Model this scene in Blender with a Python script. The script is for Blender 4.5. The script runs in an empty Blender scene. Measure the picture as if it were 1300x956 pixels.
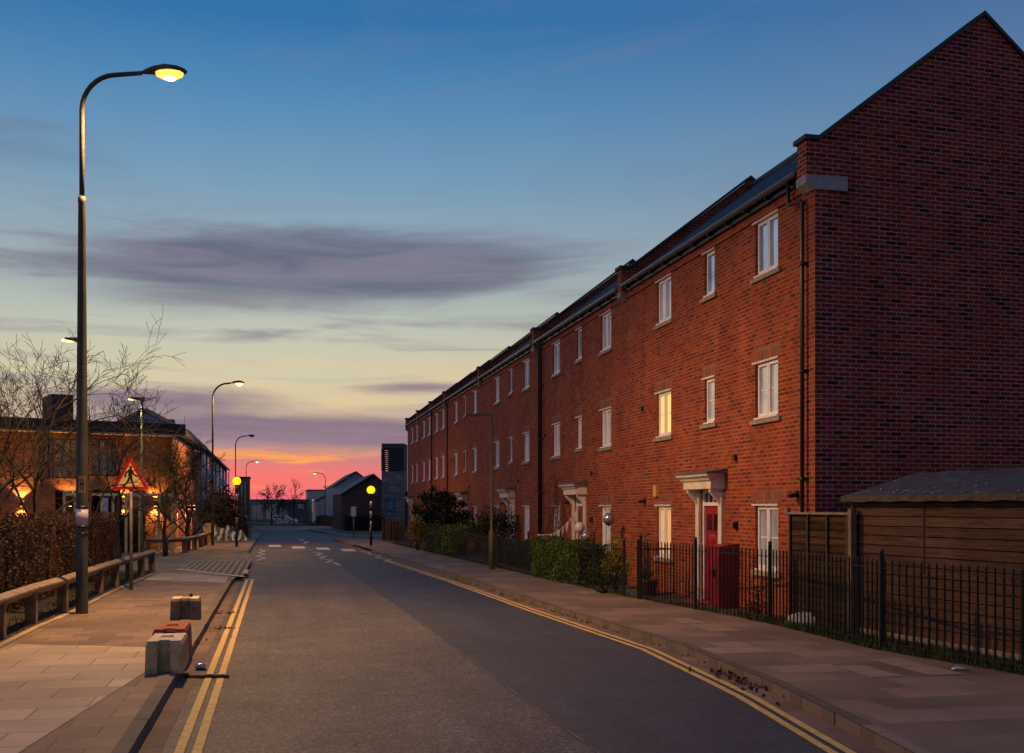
import bpy, math, random
from mathutils import Vector, Matrix
random.seed(11)
R = math.radians
FX, CX, HY, CH = 1400.0, 650.0, 644.0, 1.95
sc = bpy.context.scene
COL = sc.collection

# ------------------------------------------------------------------ placing helpers (metres; survey of the street)
SL = 0.007
def gz(Y): return -SL*(Y-60) if Y > 60 else 0.0
def G(x, y, z=0.0):                       # ground point seen at photo pixel x, y
    Y = (CH-z)*FX/(y-HY)
    if Y > 60:
        Y = (CH-z-SL*60)/((y-HY)/FX-SL)
    return Vector(((x-CX)/FX*Y, Y, gz(Y)+z))
def V(x, y, Y): return Vector(((x-CX)/FX*Y, Y, CH-(y-HY)/FX*Y))
def lerp_path(pts, Y):
    if Y <= pts[0][1]:
        a, b = pts[0], pts[1]
    elif Y >= pts[-1][1]:
        a, b = pts[-2], pts[-1]
    else:
        for i in range(len(pts)-1):
            if pts[i][1] <= Y <= pts[i+1][1]:
                a, b = pts[i], pts[i+1]; break
    t = (Y-a[1])/(b[1]-a[1])
    return a[0]+(b[0]-a[0])*t

# ------------------------------------------------------------------ materials
def srgb(r, g, b):
    f = lambda c: (c/255/12.92) if c/255 <= .04045 else ((c/255+.055)/1.055)**2.4
    return (f(r), f(g), f(b), 1)
class NT:
    def __init__(s, tree): s.t = tree; s.n = tree.nodes; s.l = tree.links
    def new(s, typ, **kw):
        n = s.n.new(typ)
        for k, v in kw.items(): setattr(n, k, v)
        return n
    def put(s, sock, v):
        if isinstance(v, bpy.types.NodeSocket): s.l.new(v, sock)
        elif v is not None:
            if hasattr(sock.default_value, '__len__') and not hasattr(v, '__len__'):
                v = (v,)*len(sock.default_value)
            if hasattr(sock.default_value, '__len__') and len(sock.default_value) == 4 and len(v) == 3: v = (*v, 1)
            sock.default_value = v
    def math(s, op, a, b=None, c=None, clamp=False):
        n = s.new('ShaderNodeMath', operation=op); n.use_clamp = clamp
        s.put(n.inputs[0], a)
        if b is not None: s.put(n.inputs[1], b)
        if c is not None: s.put(n.inputs[2], c)
        return n.outputs[0]
    def mix(s, f, a, b, mode='MIX'):
        n = s.new('ShaderNodeMix', data_type='RGBA', blend_type=mode)
        s.put(n.inputs[0], f); s.put(n.inputs[6], a); s.put(n.inputs[7], b)
        return n.outputs[2]
    def ramp(s, f, stops, interp='LINEAR'):
        n = s.new('ShaderNodeValToRGB'); cr = n.color_ramp; cr.interpolation = interp
        while len(cr.elements) > 1: cr.elements.remove(cr.elements[-1])
        cr.elements[0].position = stops[0][0]; cr.elements[0].color = (*stops[0][1][:3], 1)
        for p, c in stops[1:]:
            e = cr.elements.new(p); e.color = (*c[:3], 1)
        s.put(n.inputs[0], f)
        return n.outputs[0]
    def noise(s, vec, scale, detail=3, rough=.5, dist=0.0):
        n = s.new('ShaderNodeTexNoise')
        s.put(n.inputs['Vector'], vec); n.inputs['Scale'].default_value = scale
        n.inputs['Detail'].default_value = detail; n.inputs['Roughness'].default_value = rough
        n.inputs['Distortion'].default_value = dist
        return n.outputs['Fac']
    def xyz(s, x, y, z=0.0):
        n = s.new('ShaderNodeCombineXYZ')
        for i, v in enumerate((x, y, z)): s.put(n.inputs[i], v)
        return n.outputs[0]
    def sep(s, v):
        n = s.new('ShaderNodeSeparateXYZ'); s.put(n.inputs[0], v); return n.outputs
    def smooth(s, v, lo, hi):
        n = s.new('ShaderNodeMapRange', interpolation_type='SMOOTHSTEP')
        s.put(n.inputs[0], v); n.inputs[1].default_value = lo; n.inputs[2].default_value = hi
        return n.outputs[0]
    def bump(s, h, strength, dist=.01):
        n = s.new('ShaderNodeBump'); n.inputs['Strength'].default_value = strength
        n.inputs['Distance'].default_value = dist; s.put(n.inputs['Height'], h)
        return n.outputs[0]
def newmat(name):
    m = bpy.data.materials.new(name); m.use_nodes = True
    t = NT(m.node_tree); b = m.node_tree.nodes['Principled BSDF']
    return m, t, b
def simple(name, col, rough=.6, metal=0.0, var=.25, vs=3.0, bump=0.0, bs=40, spec=.5, fine=0.0, emit=None, es=0.0):
    m, t, b = newmat(name)
    tc = t.new('ShaderNodeTexCoord').outputs['Object']
    c = col
    n = t.noise(tc, vs, 5, .6)
    dark = tuple(x*(1-var) for x in col[:3]); lite = tuple(min(1, x*(1+var)) for x in col[:3])
    c = t.ramp(n, [(.3, dark), (.7, lite)])
    if fine:
        n2 = t.noise(tc, vs*25, 2, .6)
        c = t.mix(fine, c, t.ramp(n2, [(.35, (0, 0, 0)), (.65, (1, 1, 1))]), 'OVERLAY')
    t.put(b.inputs['Base Color'], c)
    t.put(b.inputs['Roughness'], t.math('ADD', rough-.08, t.math('MULTIPLY', t.noise(tc, vs*3, 3), .16)))
    b.inputs['Metallic'].default_value = metal
    b.inputs['Specular IOR Level'].default_value = spec
    if bump: t.put(b.inputs['Normal'], t.bump(t.noise(tc, bs, 4), bump))
    if emit:
        b.inputs['Emission Color'].default_value = (*emit[:3], 1); b.inputs['Emission Strength'].default_value = es
    return m
def cells(name, bw, bh, mortar, stops, mcol, rough=.85, bump=.3, off=.5, big=.25, smooth=.15, speck=.25, fade=1.0, spec=.3, streak=0, grain=0):
    """bonded units (bricks, slabs, setts) in UV metres, every unit its own tone"""
    m, t, b = newmat(name)
    uv = t.new('ShaderNodeTexCoord').outputs['UV']
    s = t.sep(uv)
    wob = t.noise(uv, 1.3, 3)
    row = t.math('FLOOR', t.math('DIVIDE', s[1], bh))
    par = t.math('FLOORED_MODULO', row, 2.0)
    col = t.math('FLOOR', t.math('ADD', t.math('DIVIDE', s[0], bw), t.math('MULTIPLY', t.math('SUBTRACT', 1.0, par), off)))
    wn = t.new('ShaderNodeTexWhiteNoise', noise_dimensions='2D')
    t.put(wn.inputs['Vector'], t.xyz(col, row))
    c = t.ramp(wn.outputs['Value'], stops, 'CONSTANT')
    wn2 = t.new('ShaderNodeTexWhiteNoise', noise_dimensions='2D')
    t.put(wn2.inputs['Vector'], t.xyz(t.math('ADD', col, 7.3), row))
    c = t.mix(1.0, c, t.ramp(wn2.outputs['Value'], [(0, (.78,)*3), (1, (1.15,)*3)]), 'MULTIPLY')
    c = t.mix(big, c, t.ramp(t.noise(uv, .55, 6, .65), [(.32, (.25,)*3), (.68, (.85,)*3)]), 'OVERLAY')
    if speck: c = t.mix(speck, c, t.ramp(t.noise(uv, 60, 3, .7), [(.3, (.1,)*3), (.7, (.9,)*3)]), 'OVERLAY')
    if grain:
        gv = t.xyz(t.math('MULTIPLY', t.math('ADD', s[0], t.math('MULTIPLY', row, 3.7)), 1.6), t.math('MULTIPLY', s[1], 34.0), row)
        c = t.mix(grain, c, t.ramp(t.noise(gv, 1.0, 6, .65, 1.2), [(.3, (.1,)*3), (.7, (.8,)*3)]), 'OVERLAY')
        kn = t.new('ShaderNodeTexVoronoi'); kn.inputs['Scale'].default_value = 1.0
        t.put(kn.inputs['Vector'], t.xyz(t.math('MULTIPLY', s[0], 2.6), t.math('MULTIPLY', s[1], 6.6)))
        c = t.mix(t.math('MULTIPLY', t.smooth(kn.outputs['Distance'], .11, .04), .75), c, (.012, .008, .006, 1))
    br = t.new('ShaderNodeTexBrick'); br.offset = off; br.offset_frequency = 2; br.squash = 1
    t.put(br.inputs['Vector'], uv); br.inputs['Scale'].default_value = 1
    br.inputs['Mortar Size'].default_value = mortar; br.inputs['Mortar Smooth'].default_value = smooth
    br.inputs['Brick Width'].default_value = bw; br.inputs['Row Height'].default_value = bh
    f = br.outputs['Fac']
    mc = t.mix(.4, (*mcol[:3], 1), t.ramp(wob, [(.3, (.2,)*3), (.7, (.8,)*3)]), 'OVERLAY')
    c = t.mix(t.math('MULTIPLY', f, fade), c, mc)
    if streak:
        sv = t.xyz(t.math('MULTIPLY', s[0], 1.7), t.math('MULTIPLY', s[1], .22))
        c = t.mix(streak, c, t.ramp(t.noise(sv, 1.0, 7, .7), [(.3, (.22,)*3), (.7, (.8,)*3)]), 'OVERLAY')
        c = t.mix(t.math('MULTIPLY', t.smooth(t.noise(uv, .8, 6, .75), .60, .78), .22), c, (.30, .20, .17, 1))
    t.put(b.inputs['Base Color'], c)
    b.inputs['Specular IOR Level'].default_value = spec
    t.put(b.inputs['Roughness'], t.math('ADD', rough-.1, t.math('MULTIPLY', t.noise(uv, 2, 4), .18)))
    h = t.math('ADD', t.math('SUBTRACT', 1.0, f), t.math('MULTIPLY', t.noise(uv, 45, 4), .35))
    t.put(b.inputs['Normal'], t.bump(h, bump, .006))
    return m
def leafmat(name, stops, rough=.6, spec=.3):
    m, t, b = newmat(name)
    g = t.new('ShaderNodeNewGeometry').outputs['Random Per Island']
    tc = t.new('ShaderNodeTexCoord').outputs['Object']
    c = t.ramp(g, stops)
    c = t.mix(.5, c, t.ramp(t.noise(tc, 1.6, 3), [(.3, (.25,)*3), (.7, (.8,)*3)]), 'OVERLAY')
    t.put(b.inputs['Base Color'], c); b.inputs['Roughness'].default_value = rough
    b.inputs['Specular IOR Level'].default_value = spec
    return m
def emis(name, col, strength, base=(.8, .7, .5)):
    m, t, b = newmat(name)
    b.inputs['Base Color'].default_value = (*base[:3], 1)
    b.inputs['Emission Color'].default_value = (*col[:3], 1); b.inputs['Emission Strength'].default_value = strength
    return m

M = {}
M['brick'] = cells('facade_brick', .225, .075, .011,
    [(0, (.25, .038, .018)), (.2, (.31, .050, .020)), (.45, (.21, .031, .016)), (.62, (.27, .058, .023)), (.84, (.16, .030, .019)), (.93, (.11, .035, .024)), (.96, (.33, .075, .03))],
    (.27, .14, .09), bump=.45, spec=.12, streak=.3, big=.18)
M['soldier'] = cells('soldier_brick', .075, .23, .009,
    [(0, (.24, .07, .04)), (.4, (.17, .06, .04)), (.7, (.30, .08, .04))], (.25, .16, .11), off=0.0)
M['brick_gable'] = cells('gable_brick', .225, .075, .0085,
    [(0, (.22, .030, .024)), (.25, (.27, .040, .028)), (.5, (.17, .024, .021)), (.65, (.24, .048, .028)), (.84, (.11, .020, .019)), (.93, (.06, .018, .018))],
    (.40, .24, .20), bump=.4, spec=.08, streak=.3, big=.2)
M['brick_orange'] = cells('library_brick', .225, .075, .010,
    [(0, (.42, .12, .04)), (.3, (.50, .16, .05)), (.6, (.36, .10, .04)), (.85, (.25, .08, .04))], (.35, .22, .14))
M['brick_brown'] = cells('brown_brick', .225, .075, .010,
    [(0, (.10, .05, .045)), (.4, (.13, .06, .05)), (.7, (.08, .045, .04))], (.15, .12, .1))
M['block_grey'] = cells('tower_block', .6, .2, .012,
    [(0, (.14, .17, .18)), (.3, (.18, .20, .20)), (.6, (.12, .16, .18)), (.85, (.22, .22, .20))], (.10, .11, .12), off=.3)
M['slate'] = cells('roof_tile', .3, .2, .012,
    [(0, (.012, .016, .024)), (.4, (.018, .022, .03)), (.7, (.010, .013, .02))], (.004, .005, .008), rough=.7, bump=.8, speck=.1)
M['slab'] = cells('pavement_slab', .6, .45, .008,
    [(0, (.165, .118, .088)), (.25, (.185, .132, .098)), (.5, (.15, .108, .084)), (.75, (.172, .125, .097)), (.96, (.20, .15, .115))],
    (.06, .045, .035), rough=.75, bump=.25, big=.45, speck=.3, fade=.75)
M['slab_right'] = cells('pavement_slab_far_side', .9, .6, .007,
    [(0, (.165, .12, .093)), (.3, (.18, .13, .10)), (.6, (.155, .115, .09)), (.9, (.215, .165, .13))],
    (.09, .07, .055), rough=.75, bump=.2, big=.4, speck=.3, fade=.6)
M['slab_pale'] = cells('pale_slab', .9, .6, .008,
    [(0, (.34, .27, .21)), (.4, (.37, .30, .235)), (.7, (.31, .25, .20))],
    (.12, .09, .07), rough=.7, bump=.25, big=.4, speck=.25)
M['slab_pale_right'] = cells('replaced_slab', .9, .6, .007, [(0, (.215, .165, .13)), (.5, (.235, .18, .14))], (.1, .08, .06), rough=.75, big=.4, speck=.3)
M['sett'] = cells('kerb_sett', .9, 3.0, .006, [(0, (.135, .112, .094)), (.4, (.155, .127, .106)), (.7, (.12, .10, .085))], (.04, .035, .03), off=0.0, speck=.4)
M['channel'] = cells('gutter_channel', .6, .45, .006, [(0, (.15, .10, .08)), (.4, (.17, .115, .09)), (.7, (.14, .10, .075))], (.07, .05, .04), off=0.0, speck=.4)
M['boards'] = cells('shed_board', 40, .152, .008,
    [(0, (.075, .045, .036)), (.3, (.092, .054, .042)), (.55, (.060, .037, .031)), (.8, (.084, .046, .036))], (.008, .006, .006), off=0.0, rough=.85, bump=1.0, big=.6, speck=.35, smooth=.5, spec=.1, grain=.8)
M['larch'] = cells('lap_board', 1.9, .12, .008,
    [(0, (.060, .035, .020)), (.4, (.078, .045, .025)), (.7, (.046, .028, .018))], (.006, .005, .004), off=0.0, rough=.9, bump=1.0, big=.7, speck=.5, smooth=.6, spec=.1, grain=.8)
M['timber'] = simple('old_timber', (.16, .115, .08), .8, var=.45, vs=6, bump=.5, bs=60, fine=.4)
M['timber_grey'] = simple('weathered_timber', (.21, .165, .125), .8, var=.4, vs=5, bump=.5, bs=60, fine=.4)
M['timber_dark'] = simple('dark_timber', (.05, .032, .02), .8, var=.4, vs=6, bump=.4, bs=60)
M['white'] = simple('white_frame', (.80, .80, .83), .35, var=.05, vs=2)
M['cream'] = simple('cream_surround', (.70, .64, .58), .5, var=.14, vs=4, bump=.1)
M['stone'] = simple('cast_stone', (.30, .25, .20), .85, var=.25, vs=8, bump=.3, fine=.3)
M['stone_grey'] = simple('grey_stone', (.30, .32, .33), .85, var=.2, vs=8, bump=.3, fine=.3)
M['black'] = simple('black_paint', (.012, .013, .015), .4, var=.3, vs=8)
M['plastic_black'] = simple('black_pipe', (.010, .011, .013), .35, var=.2)
M['gutter'] = simple('grey_gutter', (.075, .075, .08), .3, var=.2)
M['lead'] = simple('lead_sheet', (.10, .105, .115), .55, var=.3, vs=5)
M['red_door'] = simple('red_door_paint', (.30, .008, .020), .4, var=.22, vs=3)
M['grey_door'] = simple('grey_blue_door_paint', (.30, .32, .40), .4, var=.08, vs=2)
M['green_door'] = simple('olive_door_paint', (.22, .22, .14), .4, var=.08, vs=2)
M['red_box'] = simple('red_box_paint', (.24, .006, .018), .5, var=.35, vs=3, fine=.2)
M['pole'] = simple('grey_green_steel', (.055, .062, .058), .7, metal=0, var=.35, vs=2, bump=.05)
M['pole_green'] = simple('olive_steel', (.10, .095, .045), .7, metal=0, var=.3, vs=3)
M['galv'] = simple('galvanised_steel', (.24, .22, .20), .45, metal=.5, var=.3, vs=6)
M['orange_glow'] = emis('sodium_lens', (1, .40, .055), 2.4)
M['bulb_glow'] = emis('bulb', (1, .72, .35), 22)
M['orange_glow_far'] = emis('sodium_lens_far', (1, .50, .12), 3.2)
M['led_glow'] = emis('led_lens', (1, .82, .22), 2.6)
M['beacon_glow'] = emis('beacon_globe', (1, .62, .0), 1.25, (.9, .5, .0))
M['warm_glow'] = emis('wall_lamp_glow', (1, .5, .08), 14)
M['yellow_glow'] = emis('lit_blind_and_flood_patch', (1, .66, .13), .62)  # lit blind, also used for the floodlit patch on the far block
M['orange_reflection'] = emis('warm_reflection_glow', (1, .42, .12), .26)  # warm reflection in one pane, put in as a faint glow
M['white_paint'] = simple('white_band_paint', (.62, .60, .60), .5, var=.15, vs=10)
M['road_white'] = simple('worn_white_marking', (.46, .44, .42), .75, var=.35, vs=14, fine=.5)
M['road_yellow'] = simple('worn_yellow_marking', (.52, .36, .11), .75, var=.28, vs=9, fine=.5)
M['sign_red'] = simple('sign_red', (.42, .006, .012), .4, var=.05)
M['sign_yellow'] = simple('sign_face', (.78, .60, .26), .4, var=.05)
M['hydrant'] = simple('hydrant_plate', (.68, .38, .13), .5, var=.1)
M['band_lilac'] = simple('pale_band', (.42, .40, .56), .5, var=.1)
M['soil'] = simple('bare_soil', (.035, .028, .02), .95, var=.5, vs=3, bump=.6, bs=30)
M['gravel'] = simple('garden_gravel', (.07, .06, .05), .95, var=.5, vs=12, bump=.6, bs=60, fine=.5)
M['felt'] = simple('roof_felt', (.030, .038, .060), .75, var=.5, vs=4, bump=.6, bs=50, fine=.5)
M['felt_edge'] = simple('felt_edge', (.055, .048, .042), .9, var=.5, vs=9, bump=.8, bs=30, fine=.6)
M['lichen'] = simple('pale_lichen', (.30, .33, .38), .9, var=.3)
M['concrete_block'] = simple('lamp_warmed_block', (.46, .36, .17), .75, var=.45, vs=6, bump=.4, bs=30, fine=.5)  # yellow base stands in for warm light on the near faces
M['concrete_dark'] = simple('dark_weathered_block', (.15, .12, .08), .8, var=.6, vs=7, bump=.4, bs=30, fine=.4)
M['block_red'] = simple('faded_red_paint', (.26, .045, .025), .75, var=.35, vs=8, bump=.3, fine=.4)
M['block_white'] = simple('chipped_white_paint', (.50, .43, .35), .75, var=.35, vs=12, bump=.3, fine=.4)
M['blue_dark'] = simple('blue_plastic', (.05, .10, .22), .5)
M['bark'] = simple('bark', (.035, .027, .021), .9, var=.4, vs=12, bump=.5)
M['twig'] = simple('twig', (.026, .019, .016), .9, var=.3, vs=3)
M['twig_lit'] = simple('lamp_lit_twig', (.11, .078, .036), .9, var=.3, vs=3)  # lighter copy of twig with lamplight put into its yellow
M['twig_red'] = simple('reddish_twig', (.10, .032, .02), .9, var=.3, vs=3)
M['hedge_brown'] = leafmat('beech_leaf', [(0, (.028, .014, .010)), (.4, (.052, .026, .015)), (.75, (.08, .038, .022)), (1, (.13, .065, .035))])
M['hedge_green'] = leafmat('privet_leaf', [(0, (.022, .045, .010)), (.5, (.05, .095, .016)), (1, (.10, .155, .025))])
M['dark_leaf'] = leafmat('dark_leaf', [(0, (.008, .018, .009)), (.5, (.018, .036, .014)), (1, (.04, .062, .022))])
M['yellow_leaf'] = leafmat('yellow_leaf', [(0, (.16, .095, .010)), (.5, (.32, .19, .015)), (1, (.45, .30, .03))])
M['lime_leaf'] = leafmat('lime_leaf', [(0, (.09, .13, .014)), (.5, (.17, .24, .025)), (1, (.28, .34, .045))])
M['dry_leaf'] = leafmat('dry_leaf', [(0, (.06, .03, .016)), (.5, (.12, .06, .03)), (1, (.17, .09, .045))])
M['grass'] = leafmat('grass_blade', [(0, (.018, .03, .008)), (.5, (.035, .06, .013)), (1, (.08, .09, .03))])
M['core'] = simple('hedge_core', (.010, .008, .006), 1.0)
M['far_wall_pale'] = simple('pale_render', (.34, .36, .36), .8, var=.15, vs=.6)
M['far_wall_green'] = simple('green_cladding', (.10, .17, .16), .7, var=.2, vs=.6)
M['far_wall_blue'] = simple('blue_grey_render', (.20, .30, .36), .8, var=.15, vs=.5)
M['far_wall_dark'] = simple('dark_cladding', (.05, .06, .075), .8, var=.2, vs=.6)
M['white_render'] = simple('pale_blue_render', (.46, .52, .62), .85, var=.12, vs=.7, bump=.1)
M['soffit'] = simple('pale_soffit', (.50, .40, .28), .6, var=.1)
M['dark_roof'] = simple('dark_metal_roof', (.028, .028, .032), .6, var=.25, vs=1)
M['louvre'] = simple('louvre_metal', (.025, .04, .05), .75, var=.2)
M['silver'] = simple('silver_foil', (.45, .44, .50), .22, metal=.8, var=.1)
M['balloon'] = simple('balloon_white', (.48, .46, .46), .3, var=.05)
M['cloth'] = simple('bunting_cloth', (.50, .43, .40), .8, var=.15)
M['cloth_pink'] = simple('bunting_cloth_pink', (.42, .24, .22), .8, var=.15)
M['car_white'] = simple('car_white_paint', (.55, .57, .62), .3, var=.04)
M['car_yellow'] = simple('car_yellow_square', (.60, .48, .02), .35, var=.04)
M['car_blue'] = simple('car_blue_square', (.03, .08, .35), .35, var=.04)
M['car_orange'] = simple('car_orange_square', (.60, .15, .02), .4, var=.04)
M['tyre'] = simple('tyre', (.012, .012, .012), .85)
M['blue_cover'] = simple('pale_blue_cover', (.30, .40, .52), .6, var=.25, vs=5)
M['pot'] = simple('dark_pot', (.03, .025, .022), .6, var=.3)
M['alarm'] = simple('alarm_box_yellow', (.62, .34, .06), .5, var=.1)
M['banner'] = simple('blue_banner', (.07, .14, .34), .7, var=.15)
M['banner_text'] = simple('banner_letter', (.02, .04, .16), .7)
M['banner_face'] = simple('banner_pale', (.30, .36, .60), .7, var=.1)
M['paper'] = simple('paper', (.55, .52, .58), .8, var=.1)
M['drain'] = simple('iron_cover', (.03, .03, .032), .6, metal=.4, var=.4, vs=20)
def glass(name, col, rough=.04, ior=2.6, var=.3, met=0.0):
    m, t, b = newmat(name)
    tc = t.new('ShaderNodeTexCoord').outputs['Object']
    c = t.ramp(t.noise(tc, 1.1, 3), [(.35, tuple(x*(1-var) for x in col)), (.65, tuple(x*(1+var) for x in col))])
    t.put(b.inputs['Base Color'], c); b.inputs['Roughness'].default_value = rough
    b.inputs['IOR'].default_value = ior; b.inputs['Specular IOR Level'].default_value = .5
    b.inputs['Metallic'].default_value = met
    t.put(b.inputs['Normal'], t.bump(t.noise(tc, 1.2, 2), .05, .05))
    return m
M['glass'] = glass('window_glass', (.62, .72, .88), met=.85, var=.3)
M['glass_blind'] = glass('glass_over_pale_blind', (.66, .72, .86), met=.45, var=.2)
M['glass_dark'] = glass('dark_glass', (.006, .008, .012), ior=1.5)
M['glass_green'] = glass('greenish_glass', (.27, .31, .29), ior=1.8)
M['glass_car'] = glass('car_glass', (.01, .03, .08), ior=1.7)

def asphalt(name, c0, c1, speck, sp=.5):
    m, t, b = newmat(name)
    tc = t.new('ShaderNodeTexCoord').outputs['Object']
    s = t.sep(tc)
    along = t.xyz(t.math('MULTIPLY', t.math('ADD', s[0], t.math('MULTIPLY', s[1], .2)), 1.0), t.math('MULTIPLY', s[1], .09))
    c = t.ramp(t.noise(tc, .35, 6, .65), [(.3, c0), (.7, c1)])
    c = t.mix(.45, c, t.ramp(t.noise(along, 1.5, 4, .6), [(.3, (.3,)*3), (.7, (.72,)*3)]), 'OVERLAY')
    vo = t.new('ShaderNodeTexVoronoi'); vo.inputs['Scale'].default_value = 60; t.put(vo.inputs['Vector'], tc)
    st = t.ramp(t.sep(vo.outputs['Color'])[0], [(0, (.08,)*3), (.6, (.35,)*3), (.9, (.75,)*3), (1, (1,)*3)])
    c = t.mix(sp, c, st, 'OVERLAY')
    c = t.mix(sp*.8, c, t.ramp(t.noise(tc, 22, 5, .8), [(.36, (.12,)*3), (.64, (.86,)*3)]), 'OVERLAY')
    c = t.mix(.35, c, t.ramp(t.noise(tc, 3.2, 6, .75), [(.36, (.25,)*3), (.64, (.75,)*3)]), 'OVERLAY')
    # cracks / patches
    cr = t.new('ShaderNodeTexVoronoi', feature='DISTANCE_TO_EDGE'); cr.inputs['Scale'].default_value = .38
    wv = t.mix(.12, tc, t.new('ShaderNodeTexNoise').outputs['Color'], 'ADD')
    t.put(cr.inputs['Vector'], wv)
    crk = t.math('MULTIPLY', t.smooth(cr.outputs['Distance'], .006, 0.0), t.smooth(t.noise(tc, .22, 2), .55, .7))
    c = t.mix(t.math('MULTIPLY', crk, .8), c, (.01, .01, .01, 1))
    t.put(b.inputs['Base Color'], c)
    t.put(b.inputs['Roughness'], t.math('ADD', .62, t.math('MULTIPLY', t.noise(tc, 1.0, 4), .2)))
    t.put(b.inputs['Normal'], t.bump(t.math('ADD', t.sep(vo.outputs['Color'])[1], t.noise(tc, 50, 3)), .35, .006))
    return m
M['asphalt'] = asphalt('worn_asphalt', (.072, .062, .063), (.108, .092, .090), 0, .85)
M['asphalt_blue'] = asphalt('newer_asphalt_sky_tint', (.030, .034, .052), (.043, .047, .068), 0, .6)  # newer surfacing; part of its blue is sky light put into the colour
M['asphalt_far'] = asphalt('far_ground', (.045, .05, .055), (.06, .062, .065), 0, .3)
def stripes():
    m, t, b = newmat('ribbed_paving')
    uv = t.new('ShaderNodeTexCoord').outputs['UV']; s = t.sep(uv)
    f = t.math('FRACT', t.math('DIVIDE', s[0], .20))
    k = t.math('MULTIPLY', t.smooth(f, .0, .10), t.smooth(f, .72, .60))
    n = t.noise(uv, 5, 5)
    c = t.mix(k, (.035, .028, .025, 1), t.ramp(n, [(.3, (.17, .125, .10)), (.7, (.25, .19, .15))]))
    t.put(b.inputs['Base Color'], c); b.inputs['Roughness'].default_value = .75
    t.put(b.inputs['Normal'], t.bump(k, .8, .02))
    return m
M['ribbed'] = stripes()
def blister():
    m, t, b = newmat('blister_paving')
    uv = t.new('ShaderNodeTexCoord').outputs['UV']; s = t.sep(uv)
    fx = t.math('ABSOLUTE', t.math('SUBTRACT', t.math('FRACT', t.math('DIVIDE', s[0], .2)), .5))
    fy = t.math('ABSOLUTE', t.math('SUBTRACT', t.math('FRACT', t.math('DIVIDE', s[1], .4)), .5))
    d = t.math('SQRT', t.math('ADD', t.math('MULTIPLY', fx, fx), t.math('MULTIPLY', fy, fy)))
    k = t.smooth(d, .36, .26)
    c = t.mix(k, (.075, .055, .045, 1), (.20, .15, .115, 1))
    t.put(b.inputs['Base Color'], c); b.inputs['Roughness'].default_value = .75
    t.put(b.inputs['Normal'], t.bump(k, .6, .01))
    return m
M['blister'] = blister()

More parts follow.
